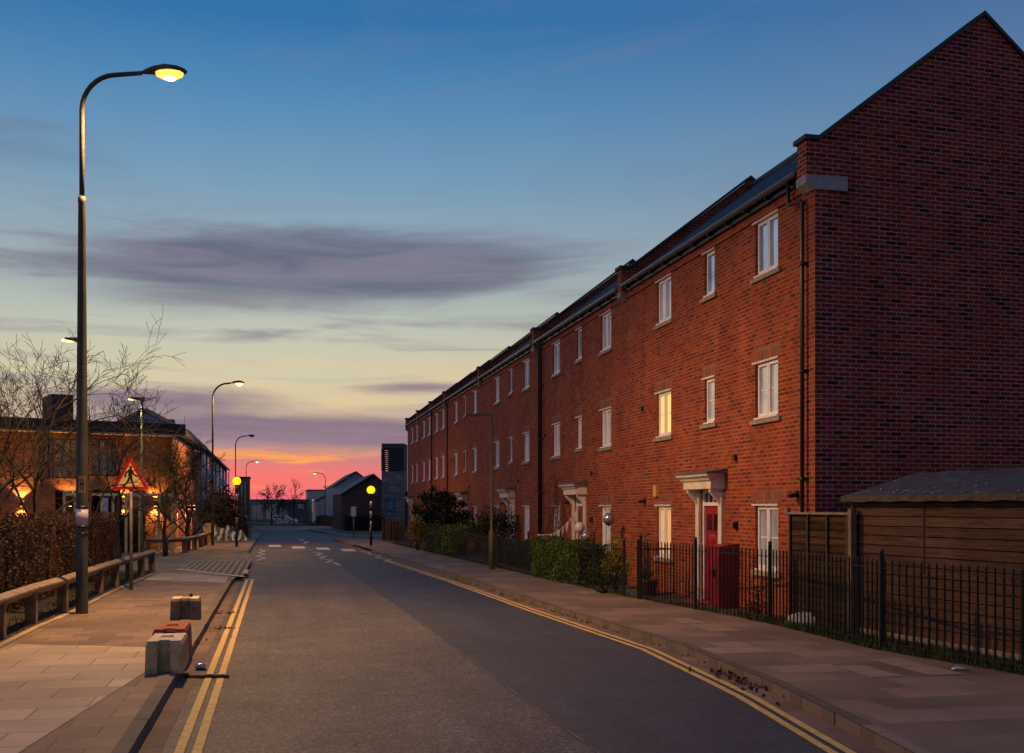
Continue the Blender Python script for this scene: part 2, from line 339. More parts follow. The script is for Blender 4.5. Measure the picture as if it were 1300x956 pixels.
# ------------------------------------------------------------------ mesh builder
class MB:
    def __init__(s): s.v = []; s.f = []; s.uv = []; s.smooth = []
    def face(s, pts, uvs=None, sm=False):
        i = len(s.v); s.v += [tuple(p) for p in pts]; s.f.append(tuple(range(i, i+len(pts))))
        if uvs is None:
            n = (Vector(pts[1])-Vector(pts[0])).cross(Vector(pts[2])-Vector(pts[0]))
            a = [abs(c) for c in n]
            if a[2] >= max(a[0], a[1]): uvs = [(p[0], p[1]) for p in pts]
            elif a[0] > a[1]: uvs = [(p[1], p[2]) for p in pts]
            else: uvs = [(p[0], p[2]) for p in pts]
        s.uv.append([tuple(u[:2]) for u in uvs]); s.smooth.append(sm)
    def add(s, verts, faces, sm=False, uvf=None):
        i = len(s.v); s.v += [tuple(p) for p in verts]
        for f in faces:
            s.f.append(tuple(i+k for k in f)); s.smooth.append(sm)
            s.uv.append([(uvf(verts[k]) if uvf else (verts[k][0]+verts[k][1], verts[k][2])) for k in f])
    def box(s, x0, x1, y0, y1, z0, z1, M4=None, skip=()):
        P = [(x0, y0, z0), (x1, y0, z0), (x1, y1, z0), (x0, y1, z0), (x0, y0, z1), (x1, y0, z1), (x1, y1, z1), (x0, y1, z1)]
        F = {'b': (0, 3, 2, 1), 't': (4, 5, 6, 7), 'f': (0, 1, 5, 4), 'r': (1, 2, 6, 5), 'k': (2, 3, 7, 6), 'l': (3, 0, 4, 7)}
        for k, f in F.items():
            if k in skip: continue
            pts = [P[i] for i in f]
            if k in 'bt': uvs = [(p[0], p[1]) for p in pts]
            elif k in 'fk': uvs = [(p[0], p[2]) for p in pts]
            else: uvs = [(p[1], p[2]) for p in pts]
            if M4 is not None: pts = [M4 @ Vector(p) for p in pts]
            s.face(pts, uvs)
        return s
    def bar(s, a, b, w, h=None, up=Vector((0, 0, 1))):
        """rectangular bar from a to b, w wide, h high"""
        a = Vector(a); b = Vector(b); h = h or w; d = (b-a).normalized()
        if abs(d.dot(up)) > .99: up = Vector((1, 0, 0))
        x = d.cross(up).normalized(); z = x.cross(d).normalized()
        L = (b-a).length
        m = Matrix(((x.x, d.x, z.x, a.x), (x.y, d.y, z.y, a.y), (x.z, d.z, z.z, a.z), (0, 0, 0, 1)))
        return s.box(-w/2, w/2, 0, L, -h/2, h/2, m)
    def tube(s, pts, rad, n=8, cap=True, sm=True):
        pts = [Vector(p) for p in pts]
        if not hasattr(rad, '__len__'): rad = [rad]*len(pts)
        rings = []; prev = None
        for i, p in enumerate(pts):
            d = (pts[min(i+1, len(pts)-1)]-pts[max(i-1, 0)]).normalized()
            if prev is None:
                ref = Vector((0, 0, 1)) if abs(d.z) < .9 else Vector((1, 0, 0))
                x = d.cross(ref).normalized()
            else:
                x = (prev-d*prev.dot(d))
                x = x.normalized() if x.length > 1e-6 else d.orthogonal().normalized()
            prev = x; y = d.cross(x)
            rings.append([p+(x*math.cos(2*math.pi*k/n)+y*math.sin(2*math.pi*k/n))*rad[i] for k in range(n)])
        base = len(s.v)
        for r in rings: s.v += [tuple(p) for p in r]
        for i in range(len(rings)-1):
            for k in range(n):
                s.f.append((base+i*n+k, base+i*n+(k+1) % n, base+(i+1)*n+(k+1) % n, base+(i+1)*n+k))
                s.uv.append([(k/n, i), ((k+1)/n, i), ((k+1)/n, i+1), (k/n, i+1)]); s.smooth.append(sm)
        if cap:
            for i, rv in ((0, True), (len(rings)-1, False)):
                f = [base+i*n+k for k in range(n)]
                if rv: f = f[::-1]
                s.f.append(tuple(f)); s.uv.append([(0, 0)]*n); s.smooth.append(False)
        return s
    def lathe(s, c, prof, n=16, sm=True):
        """prof: (radius, z) from bottom to top around vertical axis at c"""
        c = Vector(c); base = len(s.v)
        for r, z in prof:
            for k in range(n):
                a = 2*math.pi*k/n; s.v.append((c.x+r*math.cos(a), c.y+r*math.sin(a), c.z+z))
        for i in range(len(prof)-1):
            for k in range(n):
                s.f.append((base+i*n+k, base+i*n+(k+1) % n, base+(i+1)*n+(k+1) % n, base+(i+1)*n+k))
                s.uv.append([(k/n, prof[i][1]), ((k+1)/n, prof[i][1]), ((k+1)/n, prof[i+1][1]), (k/n, prof[i+1][1])]); s.smooth.append(sm)
        s.f.append(tuple(base+k for k in range(n))[::-1]); s.uv.append([(0, 0)]*n); s.smooth.append(False)
        t = base+(len(prof)-1)*n
        s.f.append(tuple(t+k for k in range(n))); s.uv.append([(0, 0)]*n); s.smooth.append(False)
        return s
    def prism(s, poly, z0, z1, uvf=None):
        """poly: list of (x,y) counter-clockwise; z0,z1 numbers or functions"""
        zf0 = z0 if callable(z0) else (lambda x, y: z0); zf1 = z1 if callable(z1) else (lambda x, y: z1)
        uvf = uvf or (lambda p: (p[0], p[1]))
        top = [(x, y, zf1(x, y)) for x, y in poly]; bot = [(x, y, zf0(x, y)) for x, y in poly]
        s.face(top, [uvf(p) for p in top])
        L = 0
        for i in range(len(poly)):
            j = (i+1) % len(poly); d = (Vector(top[j])-Vector(top[i])).length
            s.face([bot[i], bot[j], top[j], top[i]], [(L, bot[i][2]), (L+d, bot[j][2]), (L+d, top[j][2]), (L, top[i][2])])
            L += d
        return s
    def ext(s, poly, plane, a, b):
        """extrude polygon drawn in plane ('xz' at y a..b, 'yz' at x a..b)"""
        n = len(poly)
        if plane == 'xz': A = [(p[0], a, p[1]) for p in poly]; B = [(p[0], b, p[1]) for p in poly]
        else: A = [(a, p[0], p[1]) for p in poly]; B = [(b, p[0], p[1]) for p in poly]
        s.face(A, [tuple(p) for p in poly]); s.face(B[::-1], [tuple(p) for p in poly][::-1])
        for i in range(n):
            j = (i+1) % n
            s.face([A[j], A[i], B[i], B[j]])
        return s
    def leaf(s, p, size, dirn=None):
        p = Vector(p)
        u = Vector((random.gauss(0, 1), random.gauss(0, 1), random.gauss(0, 1))).normalized()
        w = u.orthogonal().normalized()
        w = (Matrix.Rotation(random.random()*6.28, 3, u) @ w)
        a = size*random.uniform(.6, 1.3); b = a*random.uniform(.45, .75)
        i = len(s.v)
        s.v += [tuple(p-u*a*.5), tuple(p+w*b*.5), tuple(p+u*a*.5), tuple(p-w*b*.5)]
        s.f.append((i, i+1, i+2, i+3)); s.uv.append([(0, 0)]*4); s.smooth.append(False)
    def build(s, name, mat, parent=None, world=True):
        me = bpy.data.meshes.new(name)
        vs = s.v
        if parent is not None and world:
            inv = RM[parent].inverted(); vs = [tuple(inv @ Vector(p)) for p in vs]
        me.from_pydata(vs, [], s.f)
        ul = me.uv_layers.new(name='UVMap')
        flat = [c for f in s.uv for u in f for c in u]
        ul.data.foreach_set('uv', flat)
        me.polygons.foreach_set('use_smooth', s.smooth)
        mm = mat if isinstance(mat, bpy.types.Material) else M[mat]
        me.materials.append(mm)
        me.update()
        o = bpy.data.objects.new(name, me); COL.objects.link(o)
        if parent is not None:
            o.parent = parent; RM[o] = RM[parent]
        else: RM[o] = Matrix.Identity(4)
        return o
RM = {}
def thing(name, label, cat, loc=(0, 0, 0), rz=0.0, group=None):
    o = bpy.data.objects.new(name, None); COL.objects.link(o)
    o.empty_display_size = .2
    o.location = loc; o.rotation_euler = (0, 0, rz); o['label'] = label; o['category'] = cat
    if group: o['group'] = group
    RM[o] = Matrix.Translation(Vector(loc)) @ Matrix.Rotation(rz, 4, 'Z')
    return o
def tag(o, label, cat, group=None, kind=None):
    o['label'] = label; o['category'] = cat
    if group: o['group'] = group
    if kind: o['kind'] = kind
    return o
def struct(name, mb, mat):
    o = mb.build(name, mat); o['kind'] = 'structure'; return o
def dup(root, loc, rz, label, group=None):
    r = root.copy(); COL.objects.link(r); r.location = loc; r.rotation_euler = (0, 0, rz); r['label'] = label
    if group: r['group'] = group
    for ch in list(root.children):
        c = ch.copy(); COL.objects.link(c); c.parent = r
        for g in ch.children:
            d = g.copy(); COL.objects.link(d); d.parent = c
    RM[r] = Matrix.Translation(Vector(loc)) @ Matrix.Rotation(rz, 4, 'Z')
    return r
def light(name, kind, loc, energy, col, parent=None, size=.1, rot=(0, 0, 0), spot=150, blend=.6):
    ld = bpy.data.lights.new(name, kind); ld.energy = energy; ld.color = col
    if kind == 'SPOT': ld.spot_size = R(spot); ld.spot_blend = blend
    ld.shadow_soft_size = size
    o = bpy.data.objects.new(name, ld); COL.objects.link(o)
    if parent is not None:
        o.parent = parent; o.location = RM[parent].inverted() @ Vector(loc)
        o.rotation_euler = (Matrix.Rotation(-RM[parent].to_euler().z, 3, 'Z') @ Matrix(__import__('mathutils').Euler(rot).to_matrix())).to_euler()
    else:
        o.location = loc; o.rotation_euler = rot
    return o

# ------------------------------------------------------------------ ground lines
KL0 = (-3.78, 12.2); KLS = -.2143
def XL(Y): return KL0[0]+KLS*(Y-12.2)                       # left kerb face at road level
KP = [(3.75, -6), (3.45, 4), (3.18, 9), (2.92, 12.2), (2.36, 16), (.80, 22), (-1.33, 30.7), (-6.3, 49.6), (-8.7, 59), (-11.4, 71)]
def XR(Y): return lerp_path(KP, Y)
RP = [(9.2, 0), (7.3, 8), (5.98, 12.9), (5.06, 15.1), (4.35, 18.6), (3.28, 21.8), (2.46, 24.2), (.32, 32.5), (-6.3, 59), (-7.5, 64)]
def XF(Y): return lerp_path(RP, Y)
ROAD = -.12
def kuv(p): return (p[0]*.978+p[1]*.2096, -p[0]*.2096+p[1]*.978)
def strip(mb, Ys, fl, fr, z, uvf=kuv):
    for a, b in zip(Ys[:-1], Ys[1:]):
        pts = [(fl(a), a, gz(a)+z), (fr(a), a, gz(a)+z), (fr(b), b, gz(b)+z), (fl(b), b, gz(b)+z)]
        mb.face(pts, [uvf(p) for p in pts])
    return mb
def frange(a, b, st):
    out = []; x = a
    while x < b-1e-6: out.append(x); x += st
    return out+[b]

g = MB()
for (y0, y1) in ((-60, 60), (60, 900)):
    g.face([(-500, y0, gz(y0)-.16), (500, y0, gz(y0)-.16), (500, y1, gz(y1)-.16), (-500, y1, gz(y1)-.16)])
struct('ground', g, 'asphalt_far')
Ys = frange(-10, 60, 2)+frange(62, 96, 4)
g = MB(); strip(g, Ys, lambda Y: XL(Y), lambda Y: min(XR(Y), 60) if Y < 71 else -6, ROAD)
g.face([(-60, 96, gz(96)+ROAD), (30, 96, gz(96)+ROAD), (30, 190, gz(190)+ROAD), (-80, 190, gz(190)+ROAD)])
struct('road', g, 'asphalt')
def SEAM(Y): return -.15-.231*(Y-13.1)+.012*math.sin(Y*.37)
g = MB(); strip(g, frange(-10, 60, 1), SEAM, lambda Y: XR(Y)-.32, ROAD+.004)
struct('road_lane', g, 'asphalt_blue')
g = MB(); strip(g, frange(-10, 40, .35), lambda Y: SEAM(Y)-.006-.008*math.sin(Y*7.7), lambda Y: SEAM(Y)+.012+.009*math.sin(Y*5.1+1), ROAD+.008)
struct('road_joint', g, simple('tar_joint', (.12, .112, .115), .6, var=.5, vs=5))
# gutter channels
g = MB(); strip(g, frange(-10, 30.4, 1), lambda Y: XL(Y), lambda Y: XL(Y)+.20, ROAD+.004)
strip(g, frange(-10, 49, 1), lambda Y: XR(Y)-.32, lambda Y: XR(Y), ROAD+.004)
struct('gutter_channel', g, 'channel')
# left pavement
KW = .14
DL = (30.7, 41.5)                      # dropped kerb
def kz(Y): return -.11 if DL[0] <= Y <= DL[1] else 0.0
g = MB()
Yp = frange(-10, 60, 2)+frange(64, 96, 4)
strip(g, Yp, lambda Y: -70, lambda Y: XL(Y)-KW, 0)
struct('pavement_left', g, 'slab')
g = MB()
for a, b in [(-10, DL[0]), (DL[1], 60), (60, 96)]:
    for y0 in frange(a, b, .915)[:-1]:
        y1 = min(y0+.905, b)
        j = random.uniform(-.004, .004)
        top = .004+random.uniform(0, .003)
        poly = [(XL(y0)-KW, y0), (XL(y0)+j, y0), (XL(y1)+j, y1), (XL(y1)-KW, y1)]
        g.prism(poly, lambda x, y: gz(y)-.13, lambda x, y: gz(y)+top, kuv)
a, b = DL
poly = [(XL(a)-KW, a), (XL(a), a), (XL(b), b), (XL(b)-KW, b)]
g.prism(poly, -.13, -.075, kuv)
struct('kerb_left', g, 'sett')
# sloping crossover with ribbed paving
A_, B_, C_, D_ = G(225, 722), G(308, 731.7), G(319.5, 711.5), G(245, 712.4)
g = MB(); q = [A_, B_, C_, D_]
q = [Vector((p.x, p.y, .006)) for p in q]; g.face(q, [kuv(p) for p in q]); struct('ribbed_paving', g, 'ribbed')
g = MB(); q = [G(246, 711.6), G(319.2, 710.6), G(318.6, 702.5), G(262, 703)]
q = [Vector((p.x, p.y, .006)) for p in q]; g.face(q, [kuv(p) for p in q]); struct('blister_paving', g, 'blister')
g = MB()
for a, b, w in ((G(225, 722.6), G(309, 732.3), .16), (G(243, 711.8), G(320, 711.2), .16)):
    a.z = b.z = .009; g.bar(a, b, w, .006)
struct('crossing_edge_line', g, simple('cream_paint', (.50, .42, .28), .7, var=.3, vs=8, fine=.4))
g = MB(); q = [G(308, 728.5), G(314, 728.5), G(316, 723.5), G(310.5, 723.5)]
q = [Vector((p.x, p.y, .012)) for p in q]; g.face(q); struct('yellow_kerb_block', g, 'road_yellow')
# pale bands of slabs
g = MB(); q = [G(-60, 835), G(175, 866), G(196, 822.5), G(23, 818)]
q = [Vector((-9.5, 10.6, .005)), Vector((-3.95, 9.9, .005)), Vector((-4.65, 14.6, .005)), Vector((-8.1, 15.3, .005))]
q[3] = G(16, 818); q[2] = G(232, 823); q[1] = Vector((XL(8.5)-.9, 8.5, 0)); q[0] = Vector((q[3].x+1.1, 8.5, 0))
q[3].z = q[2].z = q[1].z = q[0].z = .005
g.face([q[0], q[1], q[2], q[3]], [kuv(p) for p in (q[0], q[1], q[2], q[3])])
struct('pale_paving_near', g, 'slab_pale')
g = MB(); q = [G(182, 736.5), G(292, 739.8), G(299, 732.5), G(200, 727.5)]
q = [Vector((p.x, p.y, .005)) for p in q]; g.face(q, [kuv(p) for p in q]); struct('pale_paving_far', g, 'slab_pale')
# edging strip in front of the knee rail
def XE(Y): return -4.62-.2*(Y-0)+(-.05)
KR = [G(8.5, 812), G(50, 791.6), G(84, 778.4), G(133.7, 753), G(196.8, 725.7)]
KRp = [(p.x, p.y) for p in KR]
def XK(Y): return lerp_path(KRp, Y)
g = MB(); strip(g, frange(6, 33.4, 2), lambda Y: XK(Y)+.02, lambda Y: XK(Y)+.14, .012)
struct('edging_left', g, 'slab_pale')
g = MB(); strip(g, frange(4, 34, 3), lambda Y: XK(Y)-7, lambda Y: XK(Y)+.02, .008); struct('planting_bed', g, 'soil')

# right pavement and kerb
g = MB(); strip(g, frange(-6, 60, 1.5)+[64, 71], lambda Y: XR(Y)+KW, lambda Y: XF(Y) if Y < 60 else XF(Y)+10, 0)
struct('pavement_right', g, 'slab_right')
g = MB(); L = 0
y0 = -6.0
while y0 < 71:
    y1 = y0+.905
    if 49.6 <= y0 <= 56.5:
        top = -.085
    else: top = .004
    j = random.uniform(-.006, .006)
    g.prism([(XR(y0)+j, y0), (XR(y0)+KW, y0), (XR(y1)+KW, y1), (XR(y1)+j, y1)], lambda x, y: gz(y)-.13, lambda x, y: gz(y)+top, kuv)
    y0 += .915
struct('kerb_right', g, 'sett')
g = MB()
for (cx, cy, w, l) in ((1010, 800, 1.0, .5), (850, 771, .8, .4), (905, 797, 1.1, .5), (1060, 790, .7, .4), (938, 822, 1.2, .5), (1160, 846, 1.4, .45), (1100, 852, .9, .4), (870, 788, .9, .4)):
    p = G(cx, cy); u = Vector((.2, -.98, 0)); v = Vector((.98, .2, 0))
    q = [p-u*w*.5-v*l*.5, p+u*w*.5-v*l*.5, p+u*w*.5+v*l*.5, p-u*w*.5+v*l*.5]
    if all(XR(k.y)+KW+.05 < k.x < XF(k.y)-.05 for k in q):
        q = [Vector((k.x, k.y, .004)) for k in q]; g.face(q, [(0.2, .2), (.7, .2), (.7, .5), (.2, .5)])
if g.f: struct('replaced_slabs', g, 'slab_pale_right')
# garden ground between railings and houses
g = MB(); strip(g, frange(14, 60, 2)+[70, 80], lambda Y: XF(Y) if Y < 60 else XF(60)-(Y-60)*.2, lambda Y: XF(Y)+12, .008)
struct('garden_ground', g, 'gravel')
g = MB(); strip(g, frange(-6, 14, 2), lambda Y: XF(Y), lambda Y: XF(Y)+14, .008)
struct('verge_soil', g, 'soil')
# far pavement beyond the side road
g = MB(); q = [G(390, 672.3), G(440, 680), G(560, 682), G(560, 668), G(405, 667.5)]
g.prism([(p.x, p.y) for p in q], lambda x, y: gz(y)-.13, lambda x, y: gz(y)+.0)
struct('far_pavement', g, 'slab')
g = MB(); q = [G(426, 676.3), G(450, 679.3), G(560, 679), G(560, 669), G(440, 669)]
g.prism([(p.x, p.y) for p in q], lambda x, y: gz(y)-.1, lambda x, y: gz(y)+.02)
struct('far_grass', g, simple('short_turf', (.03, .055, .02), .9, var=.4, vs=2))

# ------------------------------------------------------------------ road markings
def rz(Y): return gz(Y)+ROAD+.010
g = MB()
for o1 in (.31, .46):
    ys = frange(13.6, 31.4, .9)
    strip(g, ys, lambda Y: XL(Y)+o1, lambda Y: XL(Y)+o1+.085, ROAD+.010)
    strip(g, [-6, 2, 6, 10, 13.3], lambda Y: XL(Y)+o1, lambda Y: XL(Y)+o1+.085, ROAD+.010)
strip(g, [31.4, 31.62], lambda Y: XL(Y)+.05, lambda Y: XL(Y)+.56, ROAD+.010)
struct('double_yellow_line_left', g, 'road_yellow')
g = MB()
for o1 in (.27, .42):
    strip(g, frange(0, 43, 1), lambda Y: XR(Y)-o1-.085, lambda Y: XR(Y)-o1, ROAD+.010)
struct('double_yellow_line_right', g, 'road_yellow')
def Gr(x, y): return G(x, y, ROAD)
def patch(g, px, z=.012):
    q = [Gr(*p) for p in px]; q = [Vector((p.x, p.y, rz(p.y)+.002)) for p in q]; g.face(q)
g = MB()
for x, y in ((349, 693.2), (379, 695.2), (410, 696.8), (442, 698.6)):
    c = Gr(x, y); d = Vector((-.21, .978, 0)); w = Vector((.978, .21, 0))
    q = [c-w*.32-d*1.5, c+w*.32-d*1.5, c+w*.32+d*1.5, c-w*.32+d*1.5]
    g.face([(p.x, p.y, rz(p.y)) for p in q])
struct('zebra_stripes', g, 'road_white')
def zig(g, pts, w=.10):
    P = [Gr(*p) for p in pts]
    for a, b in zip(P[:-1], P[1:]):
        d = (b-a); d.z = 0; n = Vector((-d.y, d.x, 0)).normalized()*w*.5
        q = [a-n, b-n, b+n, a+n]; g.face([(p.x, p.y, rz(p.y)+random.uniform(.0, .001)) for p in q])
g = MB()
zig(g, [(324, 712), (337, 709), (326, 706.5), (336, 704), (328, 702), (336, 700), (330, 698)], .13)
zig(g, [(431, 718), (424, 714), (414, 714.5), (422, 711), (406, 709.5), (414, 706.5), (402, 705.5), (408, 702.5), (396, 701)], .13)
zig(g, [(500, 715), (489, 713), (496, 711), (478, 708), (484, 706), (468, 703.5), (470, 702), (458, 700)], .12)
zig(g, [(386, 690), (391, 688), (380, 686.5), (385, 685), (376, 683.5)], .2)
zig(g, [(324, 715.3), (342, 716.2)], .08)
struct('zigzag_lines', g, 'road_white')
g = MB()
for y in frange(60.5, 68, .6): 
    q = [(-14.5, y), (-12.0, y)]
for i in range(10):
    Y = 58.5+i*.0
strip(g, [52.2, 52.45], lambda Y: XL(Y)+.2, lambda Y: SEAM(Y)-.3, ROAD+.010)
struct('give_way_line', g, 'road_white')
g = MB(); strip(g, [13.33, 13.52], lambda Y: XL(Y)+.05, lambda Y: XL(Y)+.60, ROAD+.012); struct('trench_patch', g, simple('dark_tar', (.008, .006, .006), .95, spec=.05))

# ------------------------------------------------------------------ terrace of houses on the right
TU = Vector((-.2062, .9785, 0)); TV = Vector((.9785, .2062, 0)); TL = 8.63
def s_of_z(z): return (z-1.78)/.9785
HRZ = math.atan2(-.9785, .2062)
EAVE, RIDGE, DEP = 7.65, 10.20, 6.74
def wallpanel(mb, W, H, holes, uo, y=0.0, reveal=.11):
    xs = sorted(set([0, W]+[h[0] for h in holes]+[h[1] for h in holes]))
    zs = sorted(set([0, H]+[h[2] for h in holes]+[h[3] for h in holes]))
    for i in range(len(xs)-1):
        for k in range(len(zs)-1):
            cx, cz = (xs[i]+xs[i+1])/2, (zs[k]+zs[k+1])/2
            if any(h[0] < cx < h[1] and h[2] < cz < h[3] for h in holes): continue
            p = [(xs[i], y, zs[k]), (xs[i+1], y, zs[k]), (xs[i+1], y, zs[k+1]), (xs[i], y, zs[k+1])]
            mb.face(p, [(a[0]+uo, a[2]) for a in p])
    for x0, x1, z0, z1 in holes:
        for a, b in (((x0, z0), (x0, z1)), ((x1, z1), (x1, z0)), ((x0, z1), (x1, z1)), ((x1, z0), (x0, z0))):
            p = [(a[0], y, a[1]), (b[0], y, b[1]), (b[0], y+reveal, b[1]), (a[0], y+reveal, a[1])]
            uv = [(q[1]+q[0]+uo, q[2]) for q in p] if a[0] == b[0] else [(q[0]+uo, q[1]*.3+q[2]) for q in p]
            mb.face(p, uv)
def window(root, x0, x1, z0, z1, two=True, pane='glass', head=True, soldier=True, bar=False):
    f = MB(); y0, y1 = .055, .12
    fw = .05
    f.box(x0, x1, y0, y1, z1-fw, z1); f.box(x0, x1, y0, y1, z0, z0+fw)
    f.box(x0, x0+fw, y0, y1, z0+fw, z1-fw); f.box(x1-fw, x1, y0, y1, z0+fw, z1-fw)
    xm = (x0+x1)/2
    spans = [(x0+fw, xm-.02), (xm+.02, x1-fw)] if two else [(x0+fw, x1-fw)]
    if two: f.box(xm-.02, xm+.02, y0, y1, z0+fw, z1-fw)
    c = .04
    for a, b in spans:                               # casements stand a little proud of the frame
        ya, yb = y0-.018, y1-.02
        f.box(a-.012, b+.012, ya, y0-.002, z1-fw-c, z1-fw+.012); f.box(a-.012, b+.012, ya, y0-.002, z0+fw-.012, z0+fw+c)
        f.box(a-.012, a+c, ya, y0-.002, z0+fw+c, z1-fw-c); f.box(b-c, b+.012, ya, y0-.002, z0+fw+c, z1-fw-c)
        f.box(a, b, y0, y1-.03, z1-fw-c, z1-fw); f.box(a, b, y0, y1-.03, z0+fw, z0+fw+c)
        f.box(a, a+c, y0, y1-.03, z0+fw+c, z1-fw-c); f.box(b-c, b, y0, y1-.03, z0+fw+c, z1-fw-c)
        if bar:
            zm = (z0+z1)/2; f.box(a+c, b-c, y0+.014, y0+.03, zm-.012, zm+.012)
    w = f.build('window', 'white', root, False)
    p = MB()
    for a, b in spans: p.box(a+c-.005, b-c+.005, y0+.022, y0+.034, z0+fw+c-.005, z1-fw-c+.005)
    p.build('pane', pane, w, False)
    s = MB(); s.ext([(-.055, z0-.10), (.11, z0-.10), (.11, z0-.012), (.0, z0-.012), (-.055, z0-.03)], 'yz', x0-.14, x1+.14)
    s.build('sill', 'stone', w, False)
    wb = MB(); wb.box(x0-.02, x1+.02, -.03, .06, z0-.010, z0+.018); wb.build('sill_board', 'white', w, False)
    if head:
        h = MB(); h.box(x0-.12, x1+.03, -.022, .06, z1-.022, z1+.012); h.build('head_strip', 'cream', w, False)
    if soldier:
        l = MB(); l.box(x0-.11, x1+.11, -.004, .0, z1+.014, z1+.014+.225, skip=('k',)); l.build('lintel', 'soldier', w, False)
    return w
def door(root, xc, mat, zt=0.03):
    W2 = .50; y0 = .07
    f = MB()
    f.box(xc-W2, xc-W2+.06, .03, .12, zt, 2.30); f.box(xc+W2-.06, xc+W2, .03, .12, zt, 2.30)
    f.box(xc-W2+.06, xc+W2-.06, .03, .12, 2.24, 2.30); f.box(xc-W2+.06, xc+W2-.06, .03, .12, 1.98, 2.05)
    f.box(xc-.012, xc+.012, .05, .09, 2.05, 2.24); f.box(xc-.25, xc-.228, .05, .09, 2.05, 2.24); f.box(xc+.228, xc+.25, .05, .09, 2.05, 2.24)
    fr = f.build('door_frame', 'white', root, False)
    p = MB(); p.box(xc-.44, xc+.44, .085, .095, 2.05, 2.24); p.build('fanlight', 'glass_dark', fr, False)
    d = MB(); a, b = xc-.44, xc+.44
    d.box(a, b, y0, y0+.045, zt+.02, 1.98)
    for (u0, u1) in ((.09, .42), (.46, .79)):
        for (w0, w1) in ((.16, .62), (.74, 1.30),):
            d.box(a+u0, a+u1, y0-.010, y0, w0, w0+.03); d.box(a+u0, a+u1, y0-.010, y0, w1-.03, w1)
            d.box(a+u0, a+u0+.03, y0-.010, y0, w0+.03, w1-.03); d.box(a+u1-.03, a+u1, y0-.010, y0, w0+.03, w1-.03)
            d.box(a+u0+.07, a+u1-.07, y0-.008, y0, w0+.07, w1-.07)
        w0, w1 = 1.44, 1.84
        d.box(a+u0, a+u1, y0-.012, y0, w0, w0+.03); d.box(a+u0, a+u1, y0-.012, y0, w1-.03, w1)
        d.box(a+u0, a+u0+.03, y0-.012, y0, w0+.03, w1-.03); d.box(a+u1-.03, a+u1, y0-.012, y0, w0+.03, w1-.03)
    dd = d.build('door', mat, root, False)
    lt = MB()
    for (u0, u1) in ((.12, .39), (.49, .76)): lt.box(a+u0, a+u1, y0-.004, y0-.001, 1.47, 1.81)
    lt.build('door_light', 'glass_dark', dd, False)
    h = MB(); h.tube([(a+.09, y0-.05, 1.00), (a+.21, y0-.05, 1.00)], .010, 6); h.box(a+.06, a+.10, y0-.02, y0, .92, 1.10)
    h.tube([(a+.09, y0, 1.0), (a+.09, y0-.05, 1.0)], .010, 6); h.build('handle', 'galv', dd, False)
    lb = MB(); lb.box(xc-.13, xc+.13, y0-.016, y0, 1.345, 1.39); lb.build('letter_plate', 'galv', dd, False)
    st = MB(); st.box(xc-.55, xc+.55, -.55, .03, -.05, zt); st.build('door_step', simple('tile_step', (.22, .05, .03), .8) if mat == 'red_door' else 'stone', root, False)
    # surround: pilasters, brackets, entablature, lead roof
    s = MB()
    for sx in (-1, 1):
        x0 = xc+sx*.52; x1 = xc+sx*.70; x0, x1 = min(x0, x1), max(x0, x1)
        s.box(x0, x1, -.055, 0, .16, 2.18); s.box(x0-.02, x1+.02, -.075, 0, 0, .16)
        s.box(x0-.02, x1+.02, -.08, 0, 2.18, 2.24)
        xm = (x0+x1)/2
        s.ext([(0, 1.92), (-.05, 1.95), (-.07, 2.02), (-.13, 2.10), (-.22, 2.20), (-.27, 2.26), (-.27, 2.32), (0, 2.32)], 'yz', xm-.05, xm+.05)
    s.box(xc-.75, xc+.75, -.30, 0, 2.32, 2.47)
    sr = s.build('door_surround', 'cream', root, False)
    c = MB()
    prof = [(-.30, 2.47), (-.34, 2.49), (-.36, 2.53), (-.42, 2.57), (-.43, 2.62), (0, 2.62), (0, 2.47)]
    n = len(prof)
    def ring(dx): return [(xc+dx*(.75+max(0, -p[0]-.30)), p[0], p[1]) for p in prof]
    A = ring(-1); B = ring(1)
    c.face(A); c.face(B[::-1])
    for i in range(n-1): c.face([A[i+1], A[i], B[i], B[i+1]])
    c.build('cornice', 'cream', sr, False)
    l = MB(); l.ext([(-.45, 2.622), (-.45, 2.645), (0, 2.72), (0, 2.622)], 'yz', xc-.89, xc+.89); l.build('lead_cover', 'lead', sr, False)
def downpipe(root, x, z0, z1, swan=0.0):
    d = MB()
    if swan:
        d.tube([(x-swan, -.135, EAVE-.14), (x-swan, -.135, EAVE-.50), (x-swan+.04, -.12, EAVE-.55), (x-.05, -.09, EAVE-.57), (x, -.085, EAVE-.61), (x, -.085, .05)], .036, 8)
    else:
        d.tube([(x, -.135, z1+.08), (x, -.135, z1-.02), (x, -.085, z1-.16), (x, -.085, z0)], .036, 8)
    z = .6
    while z < EAVE-.8: d.box(x-.06, x+.06, -.055, -.01, z, z+.05); d.lathe((x, -.085, z-.02), [(.044, 0), (.044, .07)], 8); z += 1.8
    d.build('downpipe', 'plastic_black', root, False)
def walllamp(root, x, z):
    m = MB(); m.box(x-.05, x+.05, -.03, 0, z-.06, z+.06); m.ext([(-.03, z-.05), (-.03, z+.02), (-.17, z-.02), (-.15, z-.07)], 'yz', x-.06, x+.06)
    m.build('wall_light', 'black', root, False)
def vent(root, x, z, mat='plastic_black'):
    m = MB(); m.tube([(x, 0, z), (x, -.05, z-.01)], .055, 10); m.tube([(x, -.05, z-.01), (x, -.06, z-.01)], .065, 10)
    m.build('vent', mat, root, False)
